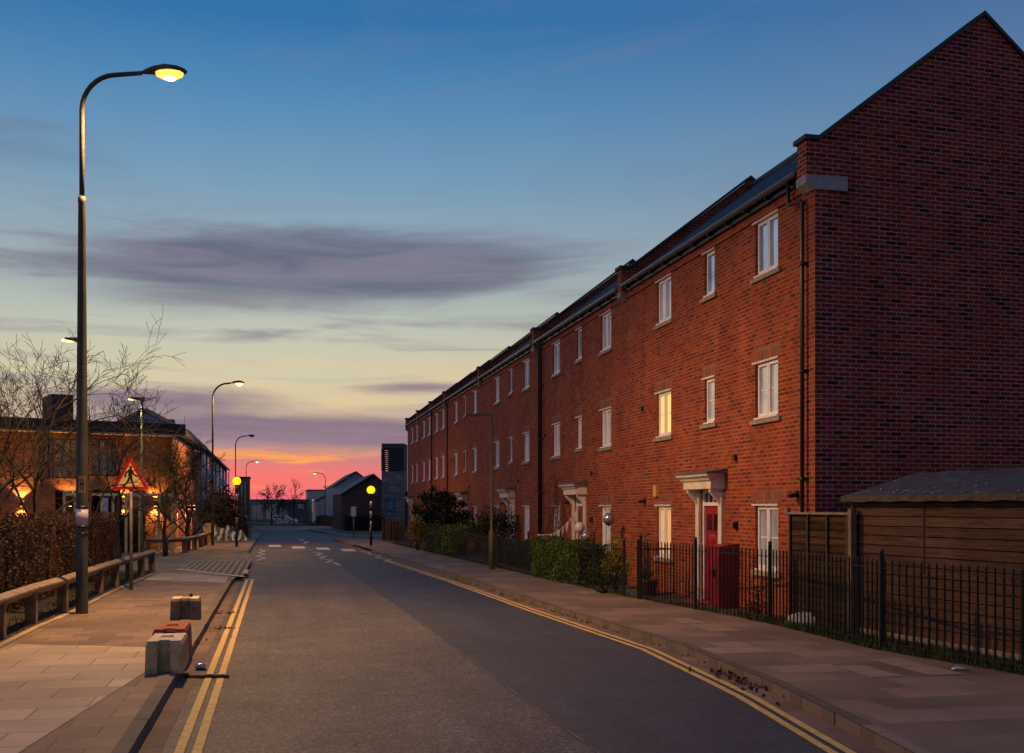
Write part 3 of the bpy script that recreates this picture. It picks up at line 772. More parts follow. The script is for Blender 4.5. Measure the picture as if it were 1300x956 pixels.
def slopeface(mb, y0, z0, y1, z1, x0, x1, x1b=None):
    x1b = x1 if x1b is None else x1b
    p = [(x0, y0, z0), (x1, y0, z0), (x1b, y1, z1), (x0, y1, z1)]; L = math.hypot(y1-y0, z1-z0)
    mb.face(p, [(x0, 0), (x1, 0), (x1b, L), (x0, L)])
def gable_poly(zx=0):
    return [(0, 0), (DEP, 0), (DEP, EAVE), (DEP/2, RIDGE), (0, EAVE)]
def parapet(root, x0, x1, skew=0.0):
    pf = -.15; top = 8.00
    up = .30; k = (RIDGE-EAVE)/(DEP/2)
    ridge = RIDGE+up; yk = (top-EAVE-up)/k
    prof = [(pf, EAVE-.22), (pf, top), (yk, top), (DEP/2, ridge), (DEP-.05, EAVE+up), (DEP-.05, EAVE-.05), (DEP/2, RIDGE-.02), (.02, EAVE-.02), (.02, EAVE-.22)]
    def X(x, y): return x-skew*max(0, y)
    m = MB()
    A = [(X(x0, p[0]), p[0], p[1]) for p in prof]; B = [(X(x1, p[0]), p[0], p[1]) for p in prof]
    # split concave profile into a front block and the two raking strips
    def blk(idx, uvo=0):
        a = [A[i] for i in idx]; b = [B[i] for i in idx]
        m.face(a[::-1], [(p[1], p[2]) for p in a[::-1]]); m.face(b, [(p[1], p[2]) for p in b])
        for i in range(len(idx)):
            j = (i+1) % len(idx)
            m.face([a[i], a[j], b[j], b[i]], [(a[i][0], a[i][2]), (a[j][0], a[j][2]), (b[j][0], b[j][2]), (b[i][0], b[i][2])])
    blk([0, 8, 7, 2, 1]); blk([7, 6, 3, 2]); blk([6, 5, 4, 3])
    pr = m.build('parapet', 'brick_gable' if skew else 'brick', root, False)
    c = MB(); o = .05; th = .075
    def cop(pa, pb):
        (ya, za), (yb, zb) = pa, pb
        q = [(X(x0, ya)-o, ya, za), (X(x1, ya)+o, ya, za), (X(x1, yb)+o, yb, zb), (X(x0, yb)-o, yb, zb)]
        t = [(a, b, c_+th) for a, b, c_ in q]
        c.face(t, [(p[0], p[1]) for p in t]); c.face(q[::-1])
        for i in range(4):
            j = (i+1) % 4; c.face([q[i], q[j], t[j], t[i]])
    cop((pf-o, top+.002), (yk, top+.002)); cop((yk+.003, top+.003), (DEP/2-.02, ridge)); cop((DEP/2-.01, ridge+.002), (DEP, EAVE+up+.002))
    c.build('coping', 'dark_roof', pr, False)
    s = MB(); dx = .24 if skew else 0
    xa, xb = x0-.01, x1+.012
    poly = [(pf-.012, EAVE-.30), (.28 if skew else .0, EAVE-.30), (.28 if skew else .0, EAVE-.54), (-.012, EAVE-.54), (-.10, EAVE-.52), (-.22, EAVE-.42)]
    poly = [(pf-.012, EAVE-.222), (pf-.012, EAVE-.36), (-.03, EAVE-.46), (.0-.003, EAVE-.46), (.0-.003, EAVE-.222)]
    s.ext(poly, 'yz', xa, xb)
    if skew: s.ext([(-.003, EAVE-.222), (-.003, EAVE-.46), (.58, EAVE-.46), (.58, EAVE-.222)], 'yz', x1-.10, xb+.006)
    s.build('corbel', 'stone_grey' if skew else 'stone', pr, False)

def house(idx, zn, zf, label, kind='wide', doormat='red_door', near_end=False, far_end=False, panes={}, door_x=None, extra=None, pipes=()):
    sn, sf = s_of_z(zn), s_of_z(zf); W = sf-sn
    base = TU*sf+TV*TL
    root = thing('terraced_house', label, 'house', (base.x, base.y, 0), HRZ, 'three-storey red brick terraced houses')
    X = lambda d: W-d                    # distance from the near wall -> local x
    H = EAVE-.02
    holes = []; wins = []
    if kind == 'wide':
        for j, (d, w) in enumerate(((1.85, .95), (4.55, .54), (7.30, .95))):
            xc = X(d)
            for fl, (z0, z1) in enumerate(((.80, 2.00), (3.58, 4.62), (6.20, 7.22))):
                if j == 1 and fl == 0: continue
                if j == 1: z0 += .10
                holes.append((xc-w/2, xc+w/2, z0, z1)); wins.append((xc-w/2, xc+w/2, z0, z1, j != 1, (fl, j)))
        xd = X(4.50); holes.append((xd-.50, xd+.50, 0, 2.30))
    else:
        for j, d in enumerate((1.35, 3.85)):
            xc = X(d)
            for fl, (z0, z1) in enumerate(((.80, 2.00), (3.58, 4.72), (6.20, 7.22))):
                if fl == 0 and j == 1 and door_x: continue
                holes.append((xc-.5, xc+.5, z0, z1)); wins.append((xc-.5, xc+.5, z0, z1, True, (fl, j)))
        if door_x: xd = X(door_x); holes.append((xd-.50, xd+.50, 0, 2.30))
    w = MB(); wallpanel(w, W, H, holes, -sf)
    w.face([(0, DEP, 0), (W, DEP, 0), (W, DEP, H), (0, DEP, H)][::-1])
    w.face([(0, DEP, 0), (0, 0, 0), (0, 0, H), (0, DEP/2, RIDGE-.02), (0, DEP, H)])
    wall = w.build('wall', 'brick', root, False)
    sk = .10 if near_end else 0
    g = MB(); P = [(0, 0), (DEP, 0), (DEP, H), (DEP/2, RIDGE-.02), (0, H)]
    pts = [(W-sk*p[0], p[0], p[1]) for p in P]; g.face(pts, P)
    # dark return reveal of the corner
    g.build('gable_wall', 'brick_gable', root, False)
    r = MB(); k = (RIDGE-EAVE)/(DEP/2)
    slopeface(r, -.10, EAVE-.10*k+.06, DEP/2, RIDGE+.06, .0, W-.06, W-.06-sk*DEP/2)
    slopeface(r, DEP/2, RIDGE+.06, DEP+.2, EAVE-.2*k+.06, 0, W-.06-sk*DEP/2, W-.06-sk*DEP)
    slopeface(r, -.10, EAVE-.10*k, DEP/2, RIDGE, .0, W-.06, W-.06-sk*DEP/2)
    r.face([(0, -.10, EAVE-.10*k), (W, -.10, EAVE-.10*k), (W, -.10, EAVE-.10*k+.06), (0, -.10, EAVE-.10*k+.06)])
    rf = r.build('roof', 'slate', root, False)
    rt = MB(); rt.tube([(0, DEP/2, RIDGE+.06), (W-.2-sk*DEP/2, DEP/2, RIDGE+.06)], .11, 8); rt.build('ridge_tile', 'dark_roof', rf, False)
    gt = MB(); x0, x1 = 0.02, W-.36
    zc = EAVE-.09; n = 6; yc = -.135; rr = .062
    for i in range(n):
        a, b = math.pi+math.pi*i/n, math.pi+math.pi*(i+1)/n
        gt.face([(x0, yc+rr*math.cos(a), zc+rr*math.sin(a)), (x1, yc+rr*math.cos(a), zc+rr*math.sin(a)), (x1, yc+rr*math.cos(b), zc+rr*math.sin(b)), (x0, yc+rr*math.cos(b), zc+rr*math.sin(b))], sm=True)
    gt.box(x0, x1, yc-rr-.012, yc-rr+.004, zc-.012, zc+.018)
    gt.build('gutter', 'gutter', root, False)
    fa = MB(); fa.box(x0, x1, -.065, -.045, EAVE-.24, EAVE-.07); fa.box(x0, x1, -.045, -.002, EAVE-.24, EAVE-.22)
    xx = x0+.3
    while xx < x1: fa.box(xx, xx+.03, -.15, -.066, EAVE-.20, EAVE-.155); xx += .9
    fa.build('fascia', 'plastic_black', root, False)
    cb = MB(); cb.box(x0, x1, -.035, -.004, H-.30-.10, H-.30); cb.build('eaves_course', 'brick', root, False)
    for (x0_, x1_, z0, z1, two, key) in wins:
        window(root, x0_, x1_, z0, z1, two, panes.get(key, 'glass' if (key[0]+key[1]+idx) % 3 else 'glass_blind'), soldier=key[0] < 2, bar=(key[0] < 2 and idx == 0))
    if kind == 'wide' or door_x: door(root, xd, doormat)
    parapet(root, W-.34, W, sk)
    if far_end: parapet(root, 0, .34, 0)
    for p in pipes: downpipe(root, X(p[0]), .05, EAVE-.22, p[1])
    if kind == 'wide':
        walllamp(root, X(5.75) if idx else X(8.62), 2.12)
        if idx == 0:
            walllamp(root, X(.62), 2.18)
            a = MB(); a.box(X(7.75)-.11, X(7.75)+.11, -.07, 0, 2.20, 2.46); a.build('alarm_box', 'alarm', root, False)
            vent(root, X(.95), 1.90, 'galv')
        vent(root, X(3.2), 2.92); vent(root, X(8.8), 4.35)
        a = MB(); a.box(X(3.15)-.05, X(3.15)+.05, -.05, 0, 1.52, 1.68) ; a.box(X(3.15)-.03, X(3.15)+.03, -.09, -.05, 1.55, 1.65); a.build('bell_box', 'black', root, False)
    return root, X
A, XA = house(0, 18.17, 28.0, 'near end red brick house with bare gable and red door', near_end=True,
    panes={(0, 0): 'glass_blind', (0, 2): 'orange_reflection', (1, 2): 'yellow_glow', (1, 0): 'glass_blind', (1, 1): 'glass_blind', (2, 0): 'glass', (2, 1): 'glass', (2, 2): 'glass_blind'}, pipes=((.28, .42),))
A['label'] = 'nearest red brick end house with dark windowless gable and one yellow lit window'
B, XB = house(1, 28.0, 37.6, 'red brick house whose red door has balloons and bunting outside', panes={(0, 2): 'glass_blind', (1, 0): 'glass_blind'}, pipes=((9.35, 0), (9.05, 0)))
C_h, XC = house(2, 37.6, 48.0, 'red brick house with grey-blue door behind the green lamp post', doormat='grey_door')
D, XD = house(3, 48.0, 58.2, 'red brick house with pale olive door behind the big dark evergreen', doormat='green_door', pipes=((9.7, 0),))
E1, _ = house(4, 58.2, 63.7, 'narrow red brick house, third from the far end of the terrace', kind='narrow', pipes=((5.3, 0),))
E2, _ = house(5, 63.7, 69.6, 'narrow red brick house, second from the far end of the terrace', kind='narrow')
E3, _ = house(6, 69.6, 76.0, 'last red brick house of the terrace beside the louvred tower', kind='narrow', door_x=3.9, doormat='green_door', far_end=True)

def FP(z, zz, out=0.0):                  # world point on the facade at camera depth z
    s = s_of_z(z); p = TU*s+TV*(TL-out); return Vector((p.x, p.y, zz))

# ------------------------------------------------------------------ railings
RG = 'black metal railings along the right pavement'
def railing(Ya, Yb, label, posts, h=1.18, finial=True, spacing=.125, xoff=0.0):
    P = lambda Y, z: Vector((XF(Y)+xoff, Y, z))
    b = P(Ya, 0)
    root = thing('railing', label, 'railing', (b.x, b.y, 0), 0, RG)
    n = max(1, int((P(Yb, 0)-P(Ya, 0)).length/1.2)); ys = [Ya+(Yb-Ya)*i/n for i in range(n+1)]
    for z, nm in ((h-.10, 'top_rail'), (.10, 'bottom_rail')):
        m = MB()
        for a, c in zip(ys[:-1], ys[1:]): m.bar(P(a, z), P(c, z), .04, .012)
        m.build(nm, 'black', root)
    k = MB(); L = 0; Y = Ya+.06
    bw = .011 if Ya < 24 else .006
    while Y < Yb-.04:
        p = P(Y, 0)
        k.box(p.x-bw, p.x+bw, Y-bw, Y+bw, .03, h-.02)
        if finial: k.lathe((p.x, Y, h-.03), [(.0075, 0), (.015, .022), (.008, .05), (.001, .06)], 5)
        Y += spacing
    k.build('bars', 'black', root)
    for Yp in posts:
        m = MB(); p = P(Yp, 0); m.box(p.x-.028, p.x+.028, Yp-.028, Yp+.028, 0, h+.09)
        m.lathe((p.x, Yp, h+.09), [(.02, 0), (.034, .03), (.028, .06), (.002, .075)], 8)
        m.build('post', 'black', root)
railing(8.6, 15.1, 'black railings in front of the timber shed', (12.1, 15.1), 1.22)
railing(15.16, 18.6, 'black railings in front of the timber fence panel', (18.6,), 1.22)
railing(18.66, 23.4, 'black railings in front of the nearest red door', (21.1, 23.4), 1.22)
railing(24.2, 31.9, 'black railings around the balloon house with its green hedge', (24.2, 26.2, 31.9), 1.10, False)
railing(32.0, 40.2, 'black railings running past the green lamp post', (35.8, 40.2), 1.05, False)
railing(40.3, 48.5, 'black railings between lime shrub and yellow shrub', (44.0, 48.5), 1.05, False)
railing(48.6, 59.0, 'farthest black railings, below the louvred tower', (53.4, 59.0), 1.05, False, .14)
# small garden gate standing open
p = Vector((XF(23.5), 23.5, 0)); q = Vector((XF(23.5)+.05, 23.5, 0))
gt = thing('garden_gate', 'black metal garden gate standing open between the railings', 'gate', p)
m = MB(); d = Vector((.93, .36, 0))
for i in range(9): a = p+d*(.03+i*.105); m.box(a.x-.007, a.x+.007, a.y-.007, a.y+.007, .06, 1.16)
m.build('bars', 'black', gt)
for z, nm in ((1.05, 'top_rail'), (.10, 'bottom_rail')):
    m = MB(); m.bar(p+Vector((0, 0, z)), p+d*.9+Vector((0, 0, z)), .03, .03); m.build(nm, 'black', gt)
m = MB(); m.box(p.x-.03, p.x+.03, p.y+.02, p.y+.08, 0, 1.26); m.build('post', 'black', gt)

# ------------------------------------------------------------------ timber fence panel and shed
fa, fb = Vector((4.72, 18.7, 0)), Vector((5.22, 17.05, 0)); fd = (fb-fa).normalized(); fn = Vector((fd.y, -fd.x, 0))
def frame(o, x, y): return Matrix(((x.x, y.x, 0, o.x), (x.y, y.y, 0, o.y), (0, 0, 1, o.z), (0, 0, 0, 1)))
fnb = Vector((-fd.y, fd.x, 0))           # away from the street
Mf = frame(fa, fd, fnb); Lf = (fb-fa).length
fp = thing('fence_panel', 'brown lapped timber fence panel between brick house and shed', 'fence', fa)
m = MB()
z = .04; i = 0
while z < 1.80:
    m.face([Mf @ Vector(v) for v in ((0, -.004, z), (Lf, -.004+.003*math.sin(i), z), (Lf, .012, z+.135), (0, .012, z+.135))], [(0, z), (Lf, z), (Lf, z+.12), (0, z+.12)])
    m.face([Mf @ Vector(v) for v in ((0, -.004, z), (0, .012, z), (Lf, .012, z), (Lf, -.004, z))])
    z += .12; i += 1
m.build('board_panel', 'larch', fp)
m = MB()
for x in (.02, Lf*.33, Lf*.66, Lf-.04): m.box(x-.02, x+.02, -.035, -.006, .03, 1.83, Mf)
m.build('batten', 'timber_dark', fp)
m = MB(); m.box(-.02, Lf+.02, -.05, .05, 1.832, 1.87, Mf); m.build('capping', 'timber_grey', fp)
m = MB(); m.box(Lf+.02, Lf+.11, -.05, .05, 0, 1.93, Mf); m.build('post', 'timber', fp)
sa = Vector((5.30, 17.15, 0)); sd = Vector((.325, -.9457, 0)).normalized(); sb_ = Vector((-sd.y, sd.x, 0))
Ms = frame(sa, sd, sb_); Ls = 7.6
sh = thing('shed', 'long low brown timber shed with dark blue felt roof', 'shed', sa)
m = MB(); HS = 2.10; i = 0; z = .10
def shx(z): return HS
nb = 14; bh = (HS-.10)/nb
for i in range(nb):
    z = .10+i*bh
    m.face([Ms @ Vector(v) for v in ((0, -.012, z), (Ls, -.012, z), (Ls, .0, z+bh), (0, .0, z+bh))], [(0, i*.152), (Ls, i*.152), (Ls, i*.152+.150), (0, i*.152+.150)])
    m.face([Ms @ Vector(v) for v in ((0, .0, z), (Ls, .0, z), (Ls, -.012, z), (0, -.012, z))])
m.face([Ms @ Vector(v) for v in ((0, 2.6, 0), (0, 0, 0), (0, 0, HS), (0, 1.3, 2.46), (0, 2.6, HS))], [(0, 0), (2.6, 0), (2.6, HS), (1.3, 2.46), (0, HS)])
m.face([Ms @ Vector(v) for v in ((Ls, 0, 0), (Ls, 2.6, 0), (Ls, 2.6, HS), (Ls, 1.3, 2.46), (Ls, 0, HS))])
m.face([Ms @ Vector(v) for v in ((Ls, 2.6, 0), (0, 2.6, 0), (0, 2.6, HS), (Ls, 2.6, HS))])
m.build('wall', 'boards', sh)
m = MB(); m.box(.0, Ls, -.02, .1, .02, .10, Ms); m.build('base_board', 'timber_grey', sh)
m = MB(); m.box(-.03, .05, -.026, -.014, .10, HS, Ms); m.box(1.635, 1.65, -.022, -.013, 1.0, HS, Ms); m.build('corner_trim', 'timber_dark', sh)
m = MB(); k = (2.46-HS)/1.3
def rfz(y): return HS+.05+(y if y < 1.3 else 2.6-y)*k
nx = 30; ny = 8
vv = []; ff = []
for i in range(nx+1):
    for j in range(ny+1):
        x = -.12+(Ls+.24)*i/nx; y = -.12+(1.42)*j/ny
        vv.append(Ms @ Vector((x, y, rfz(y)+.012*math.sin(x*5.1+y*3)*math.sin(x*1.7)+random.uniform(-.004, .004))))
for i in range(nx):
    for j in range(ny): a = i*(ny+1)+j; ff.append((a, a+ny+1, a+ny+2, a+1))
m.add(vv, ff, True)
m.face([Ms @ Vector(v) for v in ((-.12, 1.3, rfz(1.3)), (Ls+.12, 1.3, rfz(1.3)), (Ls+.12, 2.72, rfz(2.72)), (-.12, 2.72, rfz(2.72)))])
rf = m.build('roof', 'felt', sh)
m = MB(); n = 40
for i in range(n):
    x0 = -.13+(Ls+.26)*i/n; x1 = -.13+(Ls+.26)*(i+1)/n; a = .010*math.sin(i*1.9); b = .010*math.sin((i+1)*1.9)
    m.face([Ms @ Vector(v) for v in ((x0, -.135, HS-.065+a), (x1, -.135, HS-.065+b), (x1, -.125, rfz(-.12)+.008), (x0, -.125, rfz(-.12)+.008))])
    m.face([Ms @ Vector(v) for v in ((x0, -.02, HS-.065), (x1, -.02, HS-.065), (x1, -.135, HS-.065+b), (x0, -.135, HS-.065+a))])
m.face([Ms @ Vector(v) for v in ((-.13, 1.3, rfz(1.3)-.10), (-.13, -.13, rfz(-.13)-.10), (-.13, -.13, rfz(-.13)+.01), (-.13, 1.3, rfz(1.3)+.01))])
m.build('felt_edge', 'felt_edge', rf)
m = MB()
for i in range(46):
    x = random.uniform(0, 5); y = random.choice([random.uniform(-.1, 1.1), random.uniform(-.12, .1)]); r = random.uniform(.008, .03)
    c0 = Ms @ Vector((x, y, rfz(y)+.012)); m.lathe(c0, [(r, 0), (r*.8, .008), (.002, .01)], 6)
m.build('lichen_spots', 'lichen', rf)

# ------------------------------------------------------------------ foliage helpers
def hedgebox(mb, core, Mx, x0, x1, y0, y1, z1, n, size, rag=.10, twigs=0):
    for i in range(n):
        f = random.random(); sx, sy, sz = (x1-x0), (y1-y0), z1
        A1, A2, A3 = sx*sz*2, sy*sz*2, sx*sy*1.5
        t = random.random()*(A1+A2+A3)
        x, y, z = random.uniform(x0, x1), random.uniform(y0, y1), random.uniform(.02, z1)
        dpt = abs(random.gauss(0, .09))
        if t < A1: y = y0+dpt if random.random() < .7 else y1-dpt
        elif t < A1+A2: x = x0+dpt if random.random() < .5 else x1-dpt
        else: z = z1-dpt*.8
        w = rag*(math.sin(x*3.1+z*2)+math.sin(x*1.3+y*4+1))*.5
        p = Vector((x, y+w*.5, z+w*(z/z1)))
        mb.leaf(Mx @ p, size)
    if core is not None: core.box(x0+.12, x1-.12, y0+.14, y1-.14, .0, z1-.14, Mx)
def blobleaf(mb, c, rad, n, size, sq=1.0, shell=.75):
    c = Vector(c)
    for i in range(n):
        d = Vector((random.gauss(0, 1), random.gauss(0, 1), random.gauss(0, 1))).normalized()
        r = random.uniform(shell, 1.05)
        mb.leaf(c+Vector((d.x*rad[0], d.y*rad[1], d.z*rad[2]))*r, size)
def branchy(mb, p, d, L, r, depth, spread=.55, up=.12, nchild=(2, 4), minr=.004, n=4, sub=3):
    pts = [p]; q = p.copy(); dd = d.normalized()
    for i in range(sub):
        dd = (dd+Vector((random.gauss(0, .17), random.gauss(0, .17), random.gauss(0, .12)+up*.4))).normalized()
        q = q+dd*L/sub; pts.append(q.copy())
    r1 = max(minr, r*.62)
    mb.tube(pts, [r+(r1-r)*i/sub for i in range(sub+1)], n if depth < 2 else 3, cap=False)
    if depth <= 0: return
    k = random.randint(*nchild)
    for i in range(k):
        t = random.uniform(.35, 1) if i else 1.0
        j = min(sub, max(1, int(round(t*sub)))); bp = pts[j]
        ax = dd.orthogonal().normalized(); ax = Matrix.Rotation(random.random()*6.283, 3, dd) @ ax
        nd = (dd+ax*random.uniform(spread*.6, spread*1.4)+Vector((0, 0, up))).normalized()
        branchy(mb, bp, nd, L*random.uniform(.62, .82), max(minr, r1*random.uniform(.6, .85)), depth-1, spread, up, nchild, minr, n, sub)
def bare_tree(x, Y, H_, label, r=.09, depth=5, fork=.28, spread=.55, mat='twig', limbs=5, lean=0, trunkmat='bark', group='bare trees behind the left hedge', minr=.006, nchild=(2, 3), Lf=.32, name='bare_tree', stagger=.35):
    H = H_*.66 if Y < 60 else H_*.8
    X = (x-CX)/FX*Y; base = Vector((X, Y, gz(Y)))
    t = thing(name, label, 'tree', base, 0, group)
    tr = MB(); pts = []; 
    hN = H*(fork+stagger)
    for i in range(7):
        f = i/6; pts.append(base+Vector((lean*f+.03*math.sin(i*1.7), .03*math.cos(i), hN*f)))
    tr.tube(pts, [r*(1.15-.6*i/6) for i in range(7)], 8); tr.build('trunk', trunkmat, t)
    cr = MB()
    for i in range(limbs):
        f = fork+(stagger)*i/max(1, limbs-1)
        bp = base+Vector((lean*f, 0, H*f)); a = i*2.4+random.random()
        d = Vector((math.cos(a)*.7, math.sin(a)*.7, .95))
        branchy(cr, bp, d, H*Lf*random.uniform(.8, 1.1), r*.5, depth-1, spread*1.45, .05, nchild, minr)
    branchy(cr, pts[-1], Vector((0, 0, 1)), H*Lf, r*.5, depth-1, spread*1.45, .05, nchild, minr)
    cr.build('crown', mat, t)
    return t

# left hedges
def hedge(name, label, cat, pa, pb, depth, h, n, size, mat, side=1, group=None, rag=.12, stems=0):
    pa = Vector((pa[0], pa[1], 0)); pb = Vector((pb[0], pb[1], 0)); d = (pb-pa).normalized(); nn = Vector((-d.y, d.x, 0))*side
    t = thing(name, label, cat, pa, 0, group); Mx = frame(pa, d, nn); L = (pb-pa).length
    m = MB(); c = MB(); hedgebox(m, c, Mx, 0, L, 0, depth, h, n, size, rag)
    m.build('leaves', mat, t); c.build('inner_growth', 'core', t)
    if stems:
        s = MB()
        for i in range(stems):
            x, y = random.uniform(.05, L-.05), random.uniform(.0, depth*.6)
            p = Vector((x, y, 0)); q = p+Vector((random.uniform(-.25, .25), random.uniform(-.1, .05), random.uniform(.6, 1)*h)); q2 = q+Vector((random.uniform(-.12, .12), random.uniform(-.12, .05), random.uniform(.05, .30)))
            s.tube([Mx @ p, Mx @ q, Mx @ q2], [.011, .006, .003], 3, cap=False)
        s.build('stems', 'twig_red', t)
    return t
hedge('beech_hedge', 'long dense brown-leaved hedge behind the near timber knee rail', 'hedge', (XK(9)-1.0, 9), (XK(33)-1.0, 33), 1.9, 1.72, 42000, .055, 'hedge_brown', 1, stems=900)
hedge('beech_hedge', 'shorter brown hedge behind the curved knee rail beyond the driveway', 'hedge', (-16.2, 47.6), (-17.5, 60), 2.5, 1.75, 5200, .10, 'hedge_brown', 1, stems=200)
hedge('beech_hedge', 'brown hedge running back along the driveway to the library', 'hedge', (-22.5, 48.4), (-16.3, 47.4), 1.5, 1.7, 3800, .10, 'hedge_brown', 1, stems=150)
for (xa, Ya, xb, Yb, lb) in ((478, 104, 436, 108, 'low dark hedge in front of the dark brown gabled house'), (428, 140, 400, 168, 'low dark hedge in front of the tall blue-grey gabled house')):
    hd_ = hedge('garden_hedge', lb, 'hedge', ((xa-CX)/FX*Ya, Ya), ((xb-CX)/FX*Yb, Yb), 1.2, 1.5, 1500, .16, 'dark_leaf', -1); hd_.location.z = gz(Yb)-.05
# green hedges on the right
hedge('green_hedge', 'clipped green hedge behind railings below the bunting', 'hedge', (XF(27.2)-.13, 27.2), (XF(31.4)-.13, 31.4), .95, 1.04, 15000, .05, 'hedge_green', -1)
hedge('green_hedge', 'clipped dark green hedge box beside the yellow shrub', 'hedge', (XF(44.6)-.13, 44.6), (XF(49.2)-.13, 49.2), 1.2, 1.15, 6000, .07, 'hedge_green', -1)
hedge('green_hedge', 'dark hedge behind railings next to the lamp post', 'hedge', (XF(33)+.5, 33), (XF(40)+.5, 40), .8, .80, 3000, .07, 'dark_leaf', -1)
def shrub(label, blobs, mat, size, name='shrub', stem=True, cat='shrub'):
    c0 = blobs[0][0]; base = Vector((c0[0], c0[1], 0))
    t = thing(name, label, cat, base)
    m = MB()
    for c, rad, n in blobs: blobleaf(m, c, rad, n, size, shell=.25)
    m.build('leaves', mat, t)
    s = MB()
    for c, rad, n in blobs:
        s.tube([base, base.lerp(Vector(c), .6)+Vector((0, 0, -.1)), Vector(c)], [.03, .02, .01], 5)
    s.build('stems', 'bark', t)
    return t
def P3(x, y, Y): return tuple(V(x, y, Y))
bl = []
for (x, y, r, n) in ((556, 640, .75, 520), (540, 655, .7, 450), (572, 655, .8, 480), (553, 668, .9, 520), (580, 668, .7, 380), (562, 628, .38, 110), (540, 632, .4, 120), (574, 636, .45, 160), (535, 668, .55, 300), (590, 655, .4, 120), (528, 645, .25, 50), (549, 620, .2, 30), (588, 640, .2, 40)):
    bl.append((P3(x, y, 50.5), (r*1.0, r*.8, r*.85), int(n*2.2)))
shrub('tall dark evergreen shrub with ragged top before the far houses', bl, 'dark_leaf', .115, 'evergreen_shrub')
bl = [(P3(x, y, 40.5), (r, r*.8, r*.85), n) for (x, y, r, n) in ((622, 664, .75, 700), (636, 660, .6, 450), (610, 672, .6, 420), (646, 672, .6, 420), (626, 680, .8, 500))]
shrub('rounded dark evergreen bush behind the green lamp post', bl, 'dark_leaf', .10, 'evergreen_shrub')
bl = [(P3(x-1.5, y, 49.7), (r, r*.7, r), n) for (x, y, r, n) in ((531, 668, .45, 260), (535, 680, .4, 200), (526, 676, .35, 150), (540, 672, .3, 100))]
shrub('bright yellow-leaved shrub at the foot of the tall evergreen', bl, 'yellow_leaf', .11)
bl = [(P3(x, y, 43.7), (r, r*.6, r*1.1), n) for (x, y, r, n) in ((570, 686, .35, 200), (572, 698, .3, 150), (582, 676, .45, 240), (595, 672, .4, 200), (566, 676, .3, 120), (604, 677, .35, 150))]
shrub('lime green climber spilling over the railings', bl, 'lime_leaf', .09)
bl = [(P3(x, y, 26.2), (r, r*.7, r*1.1), n) for (x, y, r, n) in ((782, 690, .24, 200), (787, 705, .26, 220), (776, 712, .26, 200), (790, 722, .26, 200), (780, 730, .26, 150), (768, 722, .22, 110))]
shrub('yellow-green bush against the facade behind the railings', bl, 'lime_leaf', .055)
bl = [(P3(x, y, 25.0), (r, r*.7, r), n) for (x, y, r, n) in ((770, 735, .25, 260), (755, 722, .22, 160), (785, 742, .2, 140), (748, 738, .22, 140))]
shrub('low dark plants beside the clipped hedge', bl, 'dark_leaf', .05)
bl = [(P3(x, y, 19.8), (r, r*.6, r*1.2), n) for (x, y, r, n) in ((963, 752, .13, 60), (958, 768, .16, 90), (968, 772, .16, 90), (952, 776, .13, 60), (941, 778, .1, 30))]
shrub('small leafy plant below the ground floor window by the fence', bl, 'dark_leaf', .05)

# bare climber on the facade and trellis plants
def climber(z0, z1, H, n, label, mat='twig_red'):
    base = FP((z0+z1)/2, 0, .05); t = thing('climber', label, 'plant', base); m = MB()
    for i in range(n):
        s0 = random.uniform(z0, z1); p = FP(s0*.4+(z0+z1)*.3, 0, .04); pts = [p]; zc = s0; hz = 0
        hh = H*random.uniform(.35, 1)
        for k in range(7):
            zc += random.gauss(0, (z1-z0)*.09); zc = min(max(zc, z0-.1), z1+.1); hz = hh*(k+1)/7
            pts.append(FP(zc, hz, random.uniform(.02, .09)))
        m.tube(pts, [.014-.0016*k for k in range(8)], 3, cap=False)
        for k in range(2, 8):
            q = pts[k]+Vector((random.uniform(-.2, .2), random.uniform(-.5, .5), random.uniform(-.1, .3))); m.tube([pts[k], q], [.005, .003], 3, cap=False)
    m.build('stems', mat, t)
    l = MB()
    for i in range(n*12): l.leaf(FP(random.uniform(z0, z1), random.uniform(.3, H*.9), random.uniform(.02, .12)), .05)
    l.build('leaves', 'dry_leaf', t)
climber(34.0, 36.6, 3.2, 26, 'leafless climber on the wall beside the black downpipes')
climber(26.1, 26.7, 1.9, 7, 'thin trellis climber on the wall near the open gate')
# pots
def pot(c, label, h=.36, r=.2):
    t = thing('plant_pot', label, 'plant pot', c); m = MB(); m.lathe(c, [(r*.68, 0), (r*.95, h*.55), (r, h*.85), (r*1.05, h*.87), (r*1.05, h), (r*.85, h), (r*.8, h*.9)], 16); m.build('pot', 'pot', t)
    l = MB(); blobleaf(l, Vector(c)+Vector((0, 0, h+.12)), (.18, .18, .16), 130, .06, shell=.2); l.build('plant', 'dark_leaf', t)
pot(tuple(G(823, 757)), 'dark glazed plant pot on the ground left of the door'); 
# red storage cabinet
p = G(925, 771.5); rc = thing('storage_cabinet', 'tall red cabinet standing beside the nearest red door', 'cabinet', p, HRZ)
m = MB(); m.box(-.26, .26, -.28, .28, .03, 1.16); m.box(-.24, .24, -.29, -.281, .08, 1.10); cb = m.build('body', 'red_box', rc, False)
m = MB(); m.ext([(-.31, 1.162), (-.31, 1.20), (.30, 1.28), (.30, 1.162)], 'yz', -.29, .29); m.build('lid', 'red_box', rc, False)
m = MB(); m.box(-.02, .02, -.32, -.291, .60, .74); m.build('handle', 'black', rc, False)
for sx in (-1, 1):
    m = MB(); m.box(sx*.2-.03, sx*.2+.03, -.2, .2, 0, .03); m.build('foot', 'black', rc, False)
